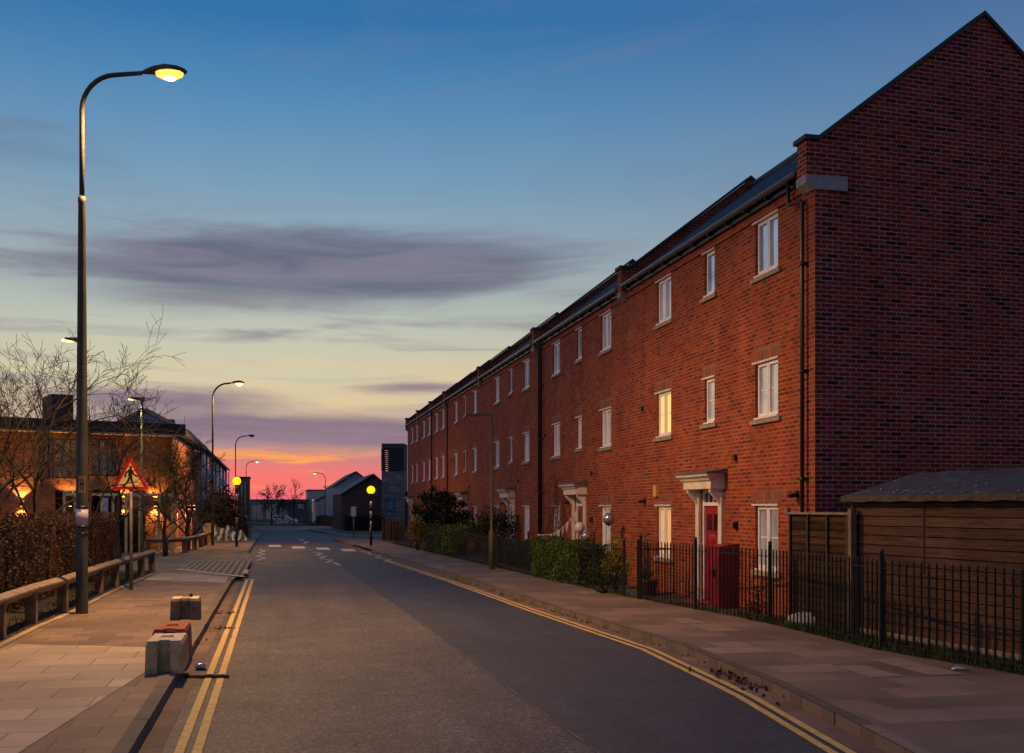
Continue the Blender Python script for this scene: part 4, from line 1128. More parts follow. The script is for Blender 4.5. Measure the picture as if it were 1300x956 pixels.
# rock
p = G(1022, 797)+Vector((.1, .35, 0)); m = MB(); m.lathe(p, [(.30, 0), (.33, .06), (.25, .15), (.12, .21), (.01, .22)], 14)
m.v = [(v[0]+.03*math.sin(v[2]*40+v[0]*9), v[1]+.05*math.sin(v[0]*7), v[2]+.012*math.sin(v[0]*30)) for v in m.v]
tag(m.build('rock', 'lichen'), 'pale rounded rock on the grass before the fence panel', 'rock')
# balloons and bunting
def balloon(x, y, Y, r, mat, label):
    c = V(x, y, Y); t = thing('balloon', label, 'balloon', c)
    m = MB(); pr = [(.012, -r*1.22)]
    for i in range(1, 12):
        a = -math.pi/2+math.pi*i/12; pr.append((r*math.cos(a), r*1.08*math.sin(a)))
    pr.append((.002, r*1.08)); m.lathe(c, pr, 20); m.build('envelope', mat, t)
    k = MB(); k.lathe(c, [(.022, -r*1.3), (.008, -r*1.2)], 8); k.build('knot', mat, t)
    s = MB(); s.tube([c+Vector((0, 0, -r*1.28)), c+Vector((.03, .02, -r*1.28-.25)), c+Vector((-.02, 0, -r*1.28-.45))], .003, 4); s.build('string', 'white', t)
balloon(736, 670, 27.6, .13, 'balloon', 'pale white balloon hanging at the red door with bunting')
balloon(744, 681, 27.4, .12, 'silver', 'grey foil balloon below and beside the white balloon')
balloon(773, 659, 28.0, .15, 'silver', 'silver balloon hanging in front of the ground floor window')
t = thing('bunting', 'string of pale pennants sagging from the doorway to the railing', 'bunting', V(710, 665, 31.5))
A0, B0 = V(682, 678, 33.2), V(735, 644, 30.0); m = MB(); st = []
for i in range(21):
    f = i/20; p = A0.lerp(B0, f); p.z -= .32*math.sin(math.pi*f)*.9; st.append(p)
m.tube(st, .006, 4); m.build('string', 'white', t)
for i in range(0, 20, 2):
    a, b = st[i], st[i].lerp(st[i+1], 1); b = st[i]+(st[i+1]-st[i])*1.55; mid = (a+b)/2+Vector((random.uniform(-.03, .03), 0, -.30))
    off = Vector((.004, -.004, 0)); m = MB(); m.face([a, b, mid]); m.face([b+off, a+off, mid+off]); m.build('pennant', 'cloth' if i % 4 else 'cloth_pink', t)

# ------------------------------------------------------------------ knee rails
def kneerail(pts, label, h=.62, w=.17, group='timber knee rails'):
    t = thing('knee_rail', label, 'rail', (pts[0].x, pts[0].y, 0), 0, group)
    for a, b in zip(pts[:-1], pts[1:]):
        d = (b-a).normalized(); n = Vector((-d.y, d.x, 0)); j = d*.006
        prof = [(0, h-.14), (.125, h-.03), (.125, h), (0, h+.055), (-.125, h), (-.125, h-.03)]
        m = MB(); Aq = [a+j+n*p[0]+Vector((0, 0, p[1])) for p in prof]; Bq = [b-j+n*p[0]+Vector((0, 0, p[1])) for p in prof]
        m.face(Aq); m.face(Bq[::-1])
        for i in range(6):
            k = (i+1) % 6; m.face([Aq[k], Aq[i], Bq[i], Bq[k]])
        m.build('rail', 'timber_grey', t)
    for i, p in enumerate(pts):
        q = pts[min(i+1, len(pts)-1)]; pr = pts[max(0, i-1)]; d = (q-pr).normalized(); n = Vector((-d.y, d.x, 0))
        m = MB(); Mx = frame(p, n, d); m.box(-w/2, w/2, -w/2, w/2, 0, h-.075, Mx); m.build('post', 'timber', t)
ks = []
Y = 11.9
while Y < 33.6: ks.append(Vector((XK(Y)-.10, Y, 0))); Y += 2.15
kneerail(ks, 'straight timber knee rail along the near left hedge')
cp = [G(186, 703), G(210, 703.5), G(235, 702), G(247, 698.2), G(255, 695), G(261, 692.3), G(266.6, 689.5)]
kneerail([Vector((p.x, p.y, 0)) for p in cp], 'curved timber knee rail beyond the driveway', .62, .2)
t = thing('picket_fence', 'short pale picket fence at the end of the curved knee rail', 'fence', G(264, 690)); m = MB()
for i in range(5):
    p = V(259+i*2.4, 665, 60.5); m.box(p.x-.04, p.x+.04, 60.5, 60.53, 0, 1.08)
m.build('pickets', 'soffit', t)
m = MB(); p0 = V(257, 665, 60.56); p1 = V(271, 665, 60.56); m.box(p0.x, p1.x, 60.535, 60.57, .8, .88); m.box(p0.x, p1.x, 60.535, 60.57, .25, .33); m.build('rail', 'soffit', t)

# ------------------------------------------------------------------ bare trees left
bare_tree(45, 24, 6.0, 'bare tree with reaching twigs, second from the photo edge', .085, 6, .34, .44, limbs=7, Lf=.36, minr=.0042)
bare_tree(-22, 21, 5.6, 'bare tree at the photo edge reaching in over the hedge', .09, 6, .3, .5, limbs=7, Lf=.36, minr=.0042)
bare_tree(113, 30, 6.0, 'slim bare tree directly behind the near lamp post', .08, 6, .34, .42, limbs=5, trunkmat='twig_red', Lf=.29, minr=.005)
bare_tree(150, 37, 6.8, 'bare tree standing behind the triangular sign', .08, 6, .32, .42, limbs=5, Lf=.29, minr=.0055)
bare_tree(209, 44, 5.6, 'small bare tree with twigs coloured as lamplit near car park lamp', .09, 6, .16, .42, 'twig_lit', limbs=6, Lf=.30, minr=.006)
bare_tree(238, 50, 5.8, 'dense dark bare tree at the corner of the library', .10, 6, .12, .5, limbs=8, Lf=.32, minr=.007, nchild=(3, 3))
bl = [(P3(x, y, 66), (r, r, r*1.0), n) for (x, y, r, n) in ((282, 640, 1.2, 900), (275, 650, 1.1, 700), (290, 650, 1.0, 600), (268, 655, .8, 400), (284, 664, 1.3, 800), (272, 668, 1.0, 400), (297, 662, .7, 300))]
shrub('large dark reddish bush behind the zebra crossing beacon', bl, leafmat('reddish_leaf', [(0, (.018, .012, .012)), (.6, (.035, .02, .018)), (1, (.06, .03, .022))]), .20)
FT = 'bare trees at the far roundabout'
bare_tree(345, 163, 6.9, 'bare round-headed tree on the far roundabout beside the pale car', .14, 5, .25, .5, limbs=7, Lf=.24, minr=.02, nchild=(3, 3), group=FT, stagger=.3)
bare_tree(373, 172, 6.3, 'thinner bare tree behind the pale car, with a nest', .10, 5, .3, .45, limbs=5, Lf=.28, minr=.018, group=FT)
bare_tree(359, 195, 4.6, 'smallest bare tree between the two larger far ones', .08, 4, .3, .45, limbs=4, Lf=.24, minr=.02, group=FT)

# ------------------------------------------------------------------ library
LC = Vector((-15.43, 50, 0)); LA = Vector((-21.35, 46, 0)); ld = (LA-LC).normalized(); LF = LC+ld*26
t = thing('library_building', 'two-storey orange brick building with dark flat roof and lit wall lamps', 'building', LC)
ln = Vector((ld.y, -ld.x, 0))
if ln.y < 0: ln = -ln                       # away from camera
Ml = frame(LC, ld, ln)                     # local x runs left along the front, y back
Hw = 5.15
def LX(x):                                 # photo column -> local x on the front
    k = (x-CX)/FX; return (LC.x-k*LC.y)/(k*ld.y-ld.x)
def LZ(x, y):
    p = LC+ld*LX(x); return CH-(y-HY)/FX*p.y
holes = []
for (xa, xb, ya, yb) in ((148, 116, 557, 604), (100, 70, 557, 607), (69, 50, 557, 607)):
    holes.append((LX(xa), LX(xb), LZ(xb, yb), LZ(xa, ya)))
ent = (LX(150), LX(70), 0, LZ(100, 622)); holes.append(ent)
wdk = (LX(69), LX(52), 0, LZ(60, 614)); 
w = MB(); 
class Sub(MB):
    pass
tmp = MB(); wallpanel(tmp, 26, Hw, holes, 0, 0, .18)
w.v = [tuple(Ml @ Vector(p)) for p in tmp.v]; w.f = [tuple(reversed(f)) for f in tmp.f]; w.uv = [list(reversed(u)) for u in tmp.uv]; w.smooth = tmp.smooth
sdir = Vector((-.22, .976, 0)); S2 = LC+sdir*23
w.face([LC, S2, S2+Vector((0, 0, Hw+.3)), LC+Vector((0, 0, Hw))], [(0, 0), (23, 0), (23, Hw), (0, Hw)])
w.build('wall', 'brick_orange', t)
for i, (x0, x1, z0, z1) in enumerate(holes):
    f = MB(); s_ = .06
    f.box(x0, x1, .10, .16, z1-s_, z1, Ml); f.box(x0, x1, .10, .16, z0, z0+s_, Ml)
    n = 3 if i < 3 else 7
    for k in range(n+1): xx = x0+(x1-x0)*k/n; f.box(max(x0, xx-.03), min(x1, xx+.03), .10, .16, z0+s_, z1-s_, Ml)
    wn = f.build('window', 'dark_roof', t); p = MB(); p.box(x0, x1, .13, .145, z0+.02, z1-.02, Ml); p.build('pane', 'glass_green' if i < 3 else 'glass_dark', wn)
# entrance lobby of glass standing in front
e = MB(); xa, xb = LX(206), LX(69); zt = 2.55
e.box(xa, xb, -1.7, -1.6, zt-.12, zt, Ml)
for xx in (xa+.05, LX(188), LX(164), LX(147), LX(131), LX(117), LX(84), xb-.05): e.box(xx-.05, xx+.05, -1.7, -1.6, 0, zt-.12, Ml)
en = e.build('entrance_frame', 'soffit', t)
e = MB(); e.box(LX(142), LX(134), -1.64, -1.62, .0, zt-.12, Ml); e.build('glass_door', 'glass_dark', en)
e = MB(); e.box(LX(124), LX(118), -1.76, -1.72, .9, 2.35, Ml); bn = e.build('banner', 'banner_face', t)
e = MB(); x0 = LX(121)
for zc, kind in ((2.05, 'a'), (1.72, 'y')):    # two letters read on the banner
    if kind == 'a':
        for sx in (-1, 1): e.bar(Ml @ Vector((x0+sx*.09, -1.765, zc-.12)), Ml @ Vector((x0, -1.765, zc+.12)), .03, .008)
        e.bar(Ml @ Vector((x0-.05, -1.766, zc-.03)), Ml @ Vector((x0+.05, -1.766, zc-.03)), .03, .008)
    else:
        for sx in (-1, 1): e.bar(Ml @ Vector((x0+sx*.08, -1.765, zc+.12)), Ml @ Vector((x0, -1.765, zc)), .03, .008)
        e.bar(Ml @ Vector((x0, -1.766, zc-.12)), Ml @ Vector((x0, -1.766, zc)), .03, .008)
e.build('lettering', 'banner_text', bn)
e = MB(); e.box(LX(124), LX(118), -1.775, -1.765, .95, 1.45, Ml); e.build('banner_foot', 'banner', bn)
r = MB(); 
x1 = 26
prof = [(-.9, Hw+.05), (-.9, Hw+.52), (9, Hw+.75), (9, Hw+.05)]
for (a, b) in ((0, 1),):
    pass
q0 = [Ml @ Vector((-.35, p[0], p[1])) for p in prof]; q1 = [Ml @ Vector((26, p[0], p[1])) for p in prof]
r.face(q0); r.face(q1[::-1])
for i in range(4): j = (i+1) % 4; r.face([q0[j], q0[i], q1[i], q1[j]])
r.face([LC+Vector((.35, -.2, Hw+.28)), S2+Vector((.35, 0, Hw+.55)), S2+Vector((.35, 0, Hw+.85)), LC+Vector((.35, -.2, Hw+.55))])
r.face([LC+Vector((-.3, .1, Hw+.28)), S2+Vector((-.3, 0, Hw+.55)), S2+Vector((.35, 0, Hw+.55)), LC+Vector((.35, -.2, Hw+.28))])
r.build('roof', 'dark_roof', t)
e = MB(); e.box(-.2, 26, -.92, -.05, Hw-.02, Hw+.045, Ml); e.build('soffit', 'soffit', t)
e = MB(); e.box(LX(100), LX(72), 1.0, 3.0, Hw+.5, Hw+1.75, Ml); e.build('chimney', 'brick_brown', t)
def updown(x, side=False, en=170):
    if not side: P = Ml @ Vector((LX(x), -.16, 0)); P.z = CH-(641-HY)/FX*P.y+.05
    else: P = LC+sdir*x+Vector((.16, .02, 0)); P.z = 1.95
    m = MB(); m.box(P.x-.07, P.x+.07, P.y-.07, P.y+.07, P.z-.10, P.z+.10); lo = m.build('wall_light', 'black', t)
    m = MB(); m.box(P.x-.05, P.x+.05, P.y-.05, P.y+.05, P.z+.102, P.z+.108); m.box(P.x-.05, P.x+.05, P.y-.05, P.y+.05, P.z-.108, P.z-.102); m.build('lens', 'warm_glow', lo)
    light('lamp_up', 'SPOT', P+Vector((0, 0, .14)), en, (1, .50, .12), lo, .03, (math.pi, 0, 0), 100, .35)
    light('lamp_down', 'SPOT', P-Vector((0, 0, .14)), en, (1, .50, .12), lo, .03, (0, 0, 0), 100, .35)
for x in (27, -40, 158, 196, 88): updown(x)
for d in (3.5, 9, 14): updown(d, True)

# ------------------------------------------------------------------ left terrace beyond the library
def XT(Y): return -7.5-.2143*Y
t = thing('row_of_houses', 'long pale rendered row of houses receding behind the library', 'houses', (XT(90), 90, 0))
Ht = 8.5; w = MB()
a = Vector((XT(90), 90, gz(90))); b = Vector((XT(170), 170, gz(170))); d_ = (b-a).normalized(); nb_ = Vector((-d_.y, d_.x, 0))
Lt = (b-a).length
def T(u, v, z): p = a+d_*u+nb_*v; return Vector((p.x, p.y, gz(p.y)*0+z-.07-(.006*u)))
nseg = 8
w.face([T(0, 0, -.5), T(Lt, 0, -.5), T(Lt, 0, 8.3), T(0, 0, 8.3)]); w.face([T(0, 6, -.5), T(0, 0, -.5), T(0, 0, 8.3), T(0, 3, 9.8), T(0, 6, 8.3)]); w.face([T(Lt, 6, -.5), T(0, 6, -.5), T(0, 6, 8.3), T(Lt, 6, 8.3)])
w.face([T(Lt, 0, -.5), T(Lt, 6, -.5), T(Lt, 6, 8.3), T(Lt, 3, 9.8), T(Lt, 0, 8.3)])
w.build('wall', 'white_render', t)
r = MB(); r.face([T(-.3, -.45, 8.05), T(Lt+.3, -.45, 8.05), T(Lt+.3, 3, 9.9), T(-.3, 3, 9.9)]); r.face([T(-.3, 3, 9.9), T(Lt+.3, 3, 9.9), T(Lt+.3, 6.4, 8.05), T(-.3, 6.4, 8.05)])
r.face([T(-.3, -.45, 8.05), T(-.3, -.45, 8.3), T(Lt+.3, -.45, 8.3), T(Lt+.3, -.45, 8.05)])
rf = r.build('roof', 'dark_roof', t)
e = MB(); e.bar(T(-.35, -.45, 8.1), T(-.35, 3, 9.95), .06, .3); e.bar(T(-.35, 3, 9.95), T(-.35, 6.4, 8.1), .06, .3); e.build('bargeboard', 'soffit', rf)
for i in range(9):
    u = 10+i*9.6; e = MB(); e.bar(T(u, .02, -.3), T(u, -.06, 8.1), .12, .12); e.build('downpipe', 'dark_roof', t)
for i in range(18):
    for zz in (1.0, 3.9, 6.4):
        u = 7+i*5.0
        if u > Lt-3: continue
        e = MB(); e.face([T(u, -.03, zz), T(u+1.4, -.03, zz), T(u+1.4, -.03, zz+1.3), T(u, -.03, zz+1.3)]); e.bar(T(u-.05, -.05, zz), T(u+1.45, -.05, zz), .1, .08)
        e.build('window', 'glass_green' if i % 3 else 'soffit', t)
for i in range(3):
    u = 20+i*22; e = MB(); p = T(u, 3, 9.9); e.box(p.x-.5, p.x+.5, p.y-.4, p.y+.4, p.z-.5, p.z+.9); e.build('chimney', 'brick_brown', t)
# dark block at the end
def blockbuilding(name, label, x0, x1, y, Y, dep, wall, roof='dark_roof', cat='building', wins=(), pitched=None, yb=None, winmat='glass_dark', skew=-.22, group=None):
    p0, p1 = V(x0, y, Y), V(x1, y, Y); z1 = p0.z; zb = gz(Y)-.3
    t = thing(name, label, cat, (p0.x, Y, gz(Y)), 0, group); m = MB()
    w_ = p1.x-p0.x
    def Q(u, v, z): return Vector((p0.x+u*w_+v*skew, Y+v, z))
    F = [Q(0, 0, zb), Q(1, 0, zb), Q(1, 0, z1), Q(0, 0, z1)]
    if pitched is None:
        m.face(F)
        m.face([Q(1, 0, zb), Q(1, dep, zb), Q(1, dep, z1), Q(1, 0, z1)]); m.face([Q(0, dep, zb), Q(0, 0, zb), Q(0, 0, z1), Q(0, dep, z1)]); m.face([Q(1, dep, zb), Q(0, dep, zb), Q(0, dep, z1), Q(1, dep, z1)])
        m.build('wall', wall, t)
        r = MB(); r.face([Q(0, 0, z1)+Vector((-.15, -.15, .0)), Q(1, 0, z1)+Vector((.15, -.15, 0)), Q(1, dep, z1)+Vector((.15, .15, 0)), Q(0, dep, z1)+Vector((-.15, .15, 0))])
        for a_, b_ in ((Q(0, 0, z1), Q(1, 0, z1)), (Q(0, dep, z1), Q(0, 0, z1)), (Q(1, 0, z1), Q(1, dep, z1))): r.bar(a_, b_, .25, .18)
        r.build('roof', roof, t)
    else:
        ap = V(pitched[0], pitched[1], Y); u = (ap.x-p0.x)/w_; za = ap.z; zl = V(x0, pitched[2], Y).z; zr = V(x1, pitched[3], Y).z
        for v, rev in ((0, False), (dep, True)):
            f = [Q(0, v, zb), Q(1, v, zb), Q(1, v, zr), Q(u, v, za), Q(0, v, zl)]
            m.face(f[::-1] if rev else f)
        m.face([Q(1, 0, zb), Q(1, dep, zb), Q(1, dep, zr), Q(1, 0, zr)]); m.face([Q(0, dep, zb), Q(0, 0, zb), Q(0, 0, zl), Q(0, dep, zl)])
        m.build('wall', wall, t)
        r = MB()
        for (ua, za_), (ub, zb_) in (((0, zl), (u, za)), ((u, za), (1, zr))):
            a1, b1, c1, d1 = Q(ua, -.2, za_+.05), Q(ub, -.2, zb_+.05), Q(ub, dep+.2, zb_+.05), Q(ua, dep+.2, za_+.05)
            up_ = Vector((0, 0, .18)); r.face([a1+up_, b1+up_, c1+up_, d1+up_]); r.face([a1, b1, b1+up_, a1+up_]); r.face([d1, c1, b1, a1]); r.face([d1, a1, a1+up_, d1+up_])
        r.build('roof', roof, t)
    for (xa, xb, ya, yb_, mt) in wins:
        a1, b1 = V(xa, yb_, Y-.06), V(xb, ya, Y-.06); e = MB(); e.box(a1.x, b1.x, Y-.05, Y+.02, a1.z, b1.z); fr = e.build('window', 'far_wall_pale', t)
        k_ = (b1.x-a1.x)*.1; e = MB(); e.box(a1.x+k_, b1.x-k_, Y-.07, Y-.051, a1.z+k_, b1.z-k_); e.build('pane', mt, fr)
    return t
blockbuilding('flat_block', 'dark flat-roofed block closing the pale row of houses', 301, 316.5, 606, 150, 6, 'far_wall_dark', wins=((306, 307.5, 616, 655, 'glass_green'), (311, 312.5, 612, 655, 'glass_green'), (302, 303.5, 625, 640, 'glass_green')))
blockbuilding('low_building', 'low flat building with green glazing behind the far roundabout', 306, 392, 634.5, 232, 14, 'far_wall_green',
    wins=((320, 334, 641, 659, 'glass_green'), (338, 352, 640, 659, 'soffit'), (356, 366, 638, 660, 'glass_green')))
blockbuilding('low_building', 'dark low annexe with glazed corner beside the pale block', 366, 389, 638, 226, 5, 'far_wall_dark', wins=((378, 386, 640, 646, 'glass_green'),))
blockbuilding('flat_block', 'pale flat-roofed block with yellow floodlit patch', 391, 421, 622, 240, 14, 'far_wall_pale', wins=((396, 399, 634, 650, 'yellow_glow'), (401, 404, 636, 652, 'yellow_glow')))  # floodlight on the wall is put in as two glowing panes
blockbuilding('gabled_house', 'small pale gabled house left of the tall blue-grey one', 400, 424, 636, 185, 12, 'far_wall_pale', pitched=(424, 624, 637, 624), wins=((403, 407, 641, 655, 'glass_green'), (411, 415, 639, 655, 'glass_green')), cat='house')
blockbuilding('gabled_house', 'tall blue-grey gabled house in the distance', 423, 468, 618, 155, 22, 'far_wall_blue', pitched=(452, 600, 619, 612), wins=((425, 428, 625, 655, 'glass_green'), (432, 434, 624, 650, 'glass_green'), (443, 447, 615, 624, 'glass_dark')), cat='house')
blockbuilding('gabled_house', 'dark brown brick gabled house left of the louvred tower', 434, 486, 616, 112, 16, 'brick_brown', pitched=(474, 604, 629, 614), wins=((445, 450, 648, 662, 'glass_dark'),), cat='house')
# tower
Yt = 108; p0, p1 = V(484.5, 563, Yt), V(513.5, 563, Yt)
t = thing('louvred_tower', 'slim grey block tower with dark louvred top and blue poster', 'tower', (p0.x, Yt, gz(Yt)))
zt, zm = p0.z, V(0, 598, Yt).z
m = MB(); m.box(p0.x, p1.x, Yt, Yt+3, gz(Yt)-.2, zm); m.build('shaft', 'block_grey', t)
m = MB(); m.box(p0.x, p1.x, Yt, Yt+3, zt-.45, zt); m.box(p1.x-.2, p1.x, Yt, Yt+3, zm+.002, zt-.45); m.box(p0.x, p0.x+.12, Yt+.1, Yt+.2, zm+.002, zt-.45); m.box(p0.x+.62, p1.x-.2, Yt+.12, Yt+2.9, zm+.002, zt-.45); m.build('louvre_frame', 'far_wall_dark', t)
m = MB()
nz = 11
for i in range(nz):
    z = zm+.06+(zt-.55-zm)*i/nz; m.box(p0.x-.05, p1.x-.21, Yt-.05, Yt+.05, z, z+.15)
    m.box(p0.x-.05, p0.x+.05, Yt+.06, Yt+2.9, z, z+.10)
m.build('louvres', 'louvre', t)
a1, b1 = V(489, 649, Yt), V(501, 633, Yt)
m = MB(); m.box(a1.x, b1.x, Yt-.06, Yt-.002, a1.z, b1.z); ps = m.build('poster', 'far_wall_dark', t)
m = MB(); m.box(a1.x+.08, b1.x-.08, Yt-.075, Yt-.061, a1.z+.08, b1.z-.08); m.build('poster_face', simple('blue_artwork', (.05, .15, .24), .5, var=.7, vs=2.5), ps)
a1, b1 = V(513.8, 680, Yt+1), V(519, 624, Yt+1)
m = MB(); m.box(p1.x+.02, p1.x+2.2, Yt+1, Yt+4, gz(Yt)-.2, b1.z); m.build('side_wing', simple('dark_blue_panel', (.015, .03, .08), .6), t)
# hoarding fence below tower
t = thing('board_fence', 'dark board fence standing at the foot of the tower', 'fence', V(484, 670, 70)); m = MB()
a1, b1 = V(486, 664, 66), V(512, 664, 66)
m.box(a1.x, b1.x, 66, 66.06, gz(66), 1.15); m.build('boards', 'timber_dark', t)
m = MB()
for x in (486, 495, 503, 512): q = V(x, 664, 66); m.box(q.x-.05, q.x+.05, 65.92, 65.99, 0, 1.25)
m.build('post', 'timber_dark', t)

# ------------------------------------------------------------------ street lamps
def lamp_pole(root, base, h, r0, r1, arm, bend, dirn, split=.72, mat='pole', seg=12, hatch=True):
    """swan-neck pole; returns the arm end"""
    b = Vector(base); hs = h*split; d = Vector((math.cos(dirn), math.sin(dirn), 0))
    m = MB(); m.lathe(b, [(r0*1.0, 0), (r0, .02), (r0*.93, hs*.4), (r0*.60, hs*.985), (r0*.66, hs*.986), (r0*.66, hs), (r1, hs+.01)], seg); m.build('lower_pole', mat, root)
    pts = [b+Vector((0, 0, hs)), b+Vector((0, 0, h-bend))]
    for i in range(1, 9):
        a = math.pi/2*i/8; pts.append(b+Vector((0, 0, h-bend))+d*(bend*(1-math.cos(a)))+Vector((0, 0, bend*math.sin(a))))
    end = b+d*arm+Vector((0, 0, h+.02)); pts.append(end)
    m = MB(); m.tube(pts, [r1]*2+[r1*.95]*8+[r1*.85], seg); m.build('upper_pole', mat, root)
    return end, d
def lantern(root, end, d, L=.75, w=.17, lit='orange_glow', energy=0, col=(1, .52, .16), body='pole'):
    up = Vector((0, 0, 1)); s = d.cross(up)
    m = MB(); n = 12; rings = []
    prof = [(0, .035, .03, 0), (.12, .07, .07, .01), (.3, .7*w, .10, .02), (.55, w, .12, .02), (.8, w*.85, .10, .01), (.95, w*.45, .06, 0), (1, .02, .02, 0)]
    vv = []
    for f, hw, hh, lift in prof:
        c = end+d*(L*f)+up*lift
        for k in range(n):
            a = 2*math.pi*k/n; z = math.sin(a)
            vv.append(c+s*hw*math.cos(a)+up*(hh*(z if z > 0 else z*.35)))
    ff = [(i*n+k, i*n+(k+1) % n, (i+1)*n+(k+1) % n, (i+1)*n+k) for i in range(len(prof)-1) for k in range(n)]
    m.add(vv, ff, True); hd = m.build('lantern', body, root)
    g = MB(); c = end+d*(L*.62)-up*.012; vv = []; R_ = [(1.15, .0), (1.05, -.055), (.7, -.095), (.05, -.105)]
    for rr, z in R_:
        for k in range(n):
            a = 2*math.pi*k/n; vv.append(c+d*(L*.27*rr*math.cos(a))+s*(w*.8*rr*math.sin(a))+up*z)
    ff = [(i*n+k, i*n+(k+1) % n, (i+1)*n+(k+1) % n, (i+1)*n+k) for i in range(3) for k in range(n)]
    g.add(vv, ff, True); ln_ = g.build('lens', lit, hd)
    if energy:
        g = MB(); cc = c-up*.06; g.lathe(cc, [(.01, -.075), (.06, -.066), (.10, -.05), (.10, -.03)], 14); g.build('bulb', 'bulb_glow', hd)
    if energy:
        light('lamp_light', 'SPOT', c-up*.16, energy, col, hd, .12, (0, 0, 0), 165, .5)
b = G(104, 779); t = thing('street_lamp', 'tall grey swan-neck street lamp, brightly lit, nearest to camera', 'street lamp', b, 0, 'street lamps')
end, d = lamp_pole(t, b, 9.86, .108, .046, 1.12, .62, R(-4), .775)
lantern(t, end, d, .85, .19, 'orange_glow', 6800)
zb = CH-(660-HY)/FX*b.y
m = MB(); m.lathe((b.x, b.y, 1.62), [(.109, 0), (.109, .30)], 24); m.build('pale_band', 'band_lilac', t)
for zz, hh in ((1.575, .04), (1.925, .045), (1.46, .02)): m = MB(); m.lathe((b.x, b.y, zz), [(.112, 0), (.112, hh)], 24); m.build('black_strap', 'black', t)
m = MB(); px = b.x+.045; m.box(px-.055, px+.055, b.y-.125, b.y-.112, 2.22, 2.52); pl = m.build('hydrant_plate', 'hydrant', t)
m = MB()
for sx in (-.026, .026): m.box(px+sx-.010, px+sx+.010, b.y-.130, b.y-.126, 2.26, 2.48)
m.box(px-.016, px+.016, b.y-.130, b.y-.126, 2.355, 2.385); m.build('letter', 'black', pl)
m = MB(); m.box(b.x-.06, b.x+.06, b.y-.112, b.y-.09, .55, 1.05); m.build('door_plate', 'pole', t)
def far_lamp(x, Y, h, label, arm, ang, lit, energy, r0=.09, split=.3, L=.7):
    bb = Vector(((x-CX)/FX*Y, Y, gz(Y))); t = thing('street_lamp', label, 'street lamp', bb, 0, 'street lamps')
    e, dd = lamp_pole(t, bb, h, r0, r0*.55, arm, min(.85, arm*.8), ang, split, 'pole', 8)
    lantern(t, e, dd, L, .18, lit, energy)
    return t
far_lamp(270, 57, 8.35, 'lit swan-neck street lamp behind the curved knee rail', .95, 0, 'orange_glow_far', 2600)
far_lamp(299, 103, 8.9, 'unlit-headed swan-neck lamp above the far dark block', 1.1, 0, 'pole', 0)
far_lamp(312.5, 146, 8.6, 'lit distant swan-neck lamp just right of the dark block', 1.0, 0, 'orange_glow_far', 350)
far_lamp(413, 150, 7.2, 'lit distant lamp curving left over the right houses', 1.0, R(180), 'orange_glow_far', 350)
far_lamp(421.5, 200, 6.6, 'faint distant lamp pole behind the lit right one', .9, R(180), 'pole', 0)
far_lamp(326, 190, 5.6, 'smallest far street lamp beside the round-headed bare tree', .9, 0, 'orange_glow_far', 0, .06)
# green lamp post on the right pavement
b = G(626, 722.5); b.x -= .05
t = thing('street_lamp', 'unlit olive-green lamp post with short arm on right pavement', 'street lamp', b, 0, 'street lamps')
m = MB(); m.lathe(b, [(.085, 0), (.085, 1.15), (.06, 1.22), (.045, 1.25), (.04, 4.9)], 12); m.build('pole', 'pole_green', t)
m = MB(); m.box(b.x-.40, b.x+.03, b.y-.03, b.y+.03, 4.84, 4.90); m.build('arm', 'pole', t)
m = MB(); m.ext([(b.x-.82, 4.84), (b.x-.40, 4.82), (b.x-.36, 4.90), (b.x-.80, 4.90)], 'xz', b.y-.10, b.y+.10); m.build('lantern', 'pole', t)
# car park lamps
def ledlamp(x, y, Y, label, energy):
    p = V(x, y, Y); t = thing('car_park_lamp', label, 'lamp', (p.x, Y, 0), 0, 'small car park lamps')
    m = MB(); m.lathe((p.x, Y, 0), [(.07, 0), (.07, 1.2), (.05, 1.25), (.04, p.z)], 8); m.build('pole', 'pole_green', t)
    m = MB(); m.ext([(p.x-.42, p.z+.04), (p.x-.40, p.z-.02), (p.x+.05, p.z-.10), (p.x+.08, p.z+.04)], 'xz', Y-.13, Y+.13); h = m.build('lantern', 'pole', t)
    m = MB(); m.box(p.x-.40, p.x-.22, Y-.11, Y+.11, p.z-.055, p.z-.035); m.ext([(p.x-.52, p.z-.05), (p.x-.30, p.z-.07), (p.x-.30, p.z+.0), (p.x-.50, p.z+.0)], 'xz', Y-.10, Y+.10); m.build('lens', 'led_glow', h)
    light('lamp_light', 'SPOT', (p.x-.4, Y, p.z-.15), energy, (1, .85, .4), h, .08, (0, 0, 0), 150, .5)
ledlamp(180, 506, 42, 'small lit lamp on slim pole before the library roof', 260)
ledlamp(103, 431, 31, 'small lit lamp peeping out left of the near lamp post', 260)

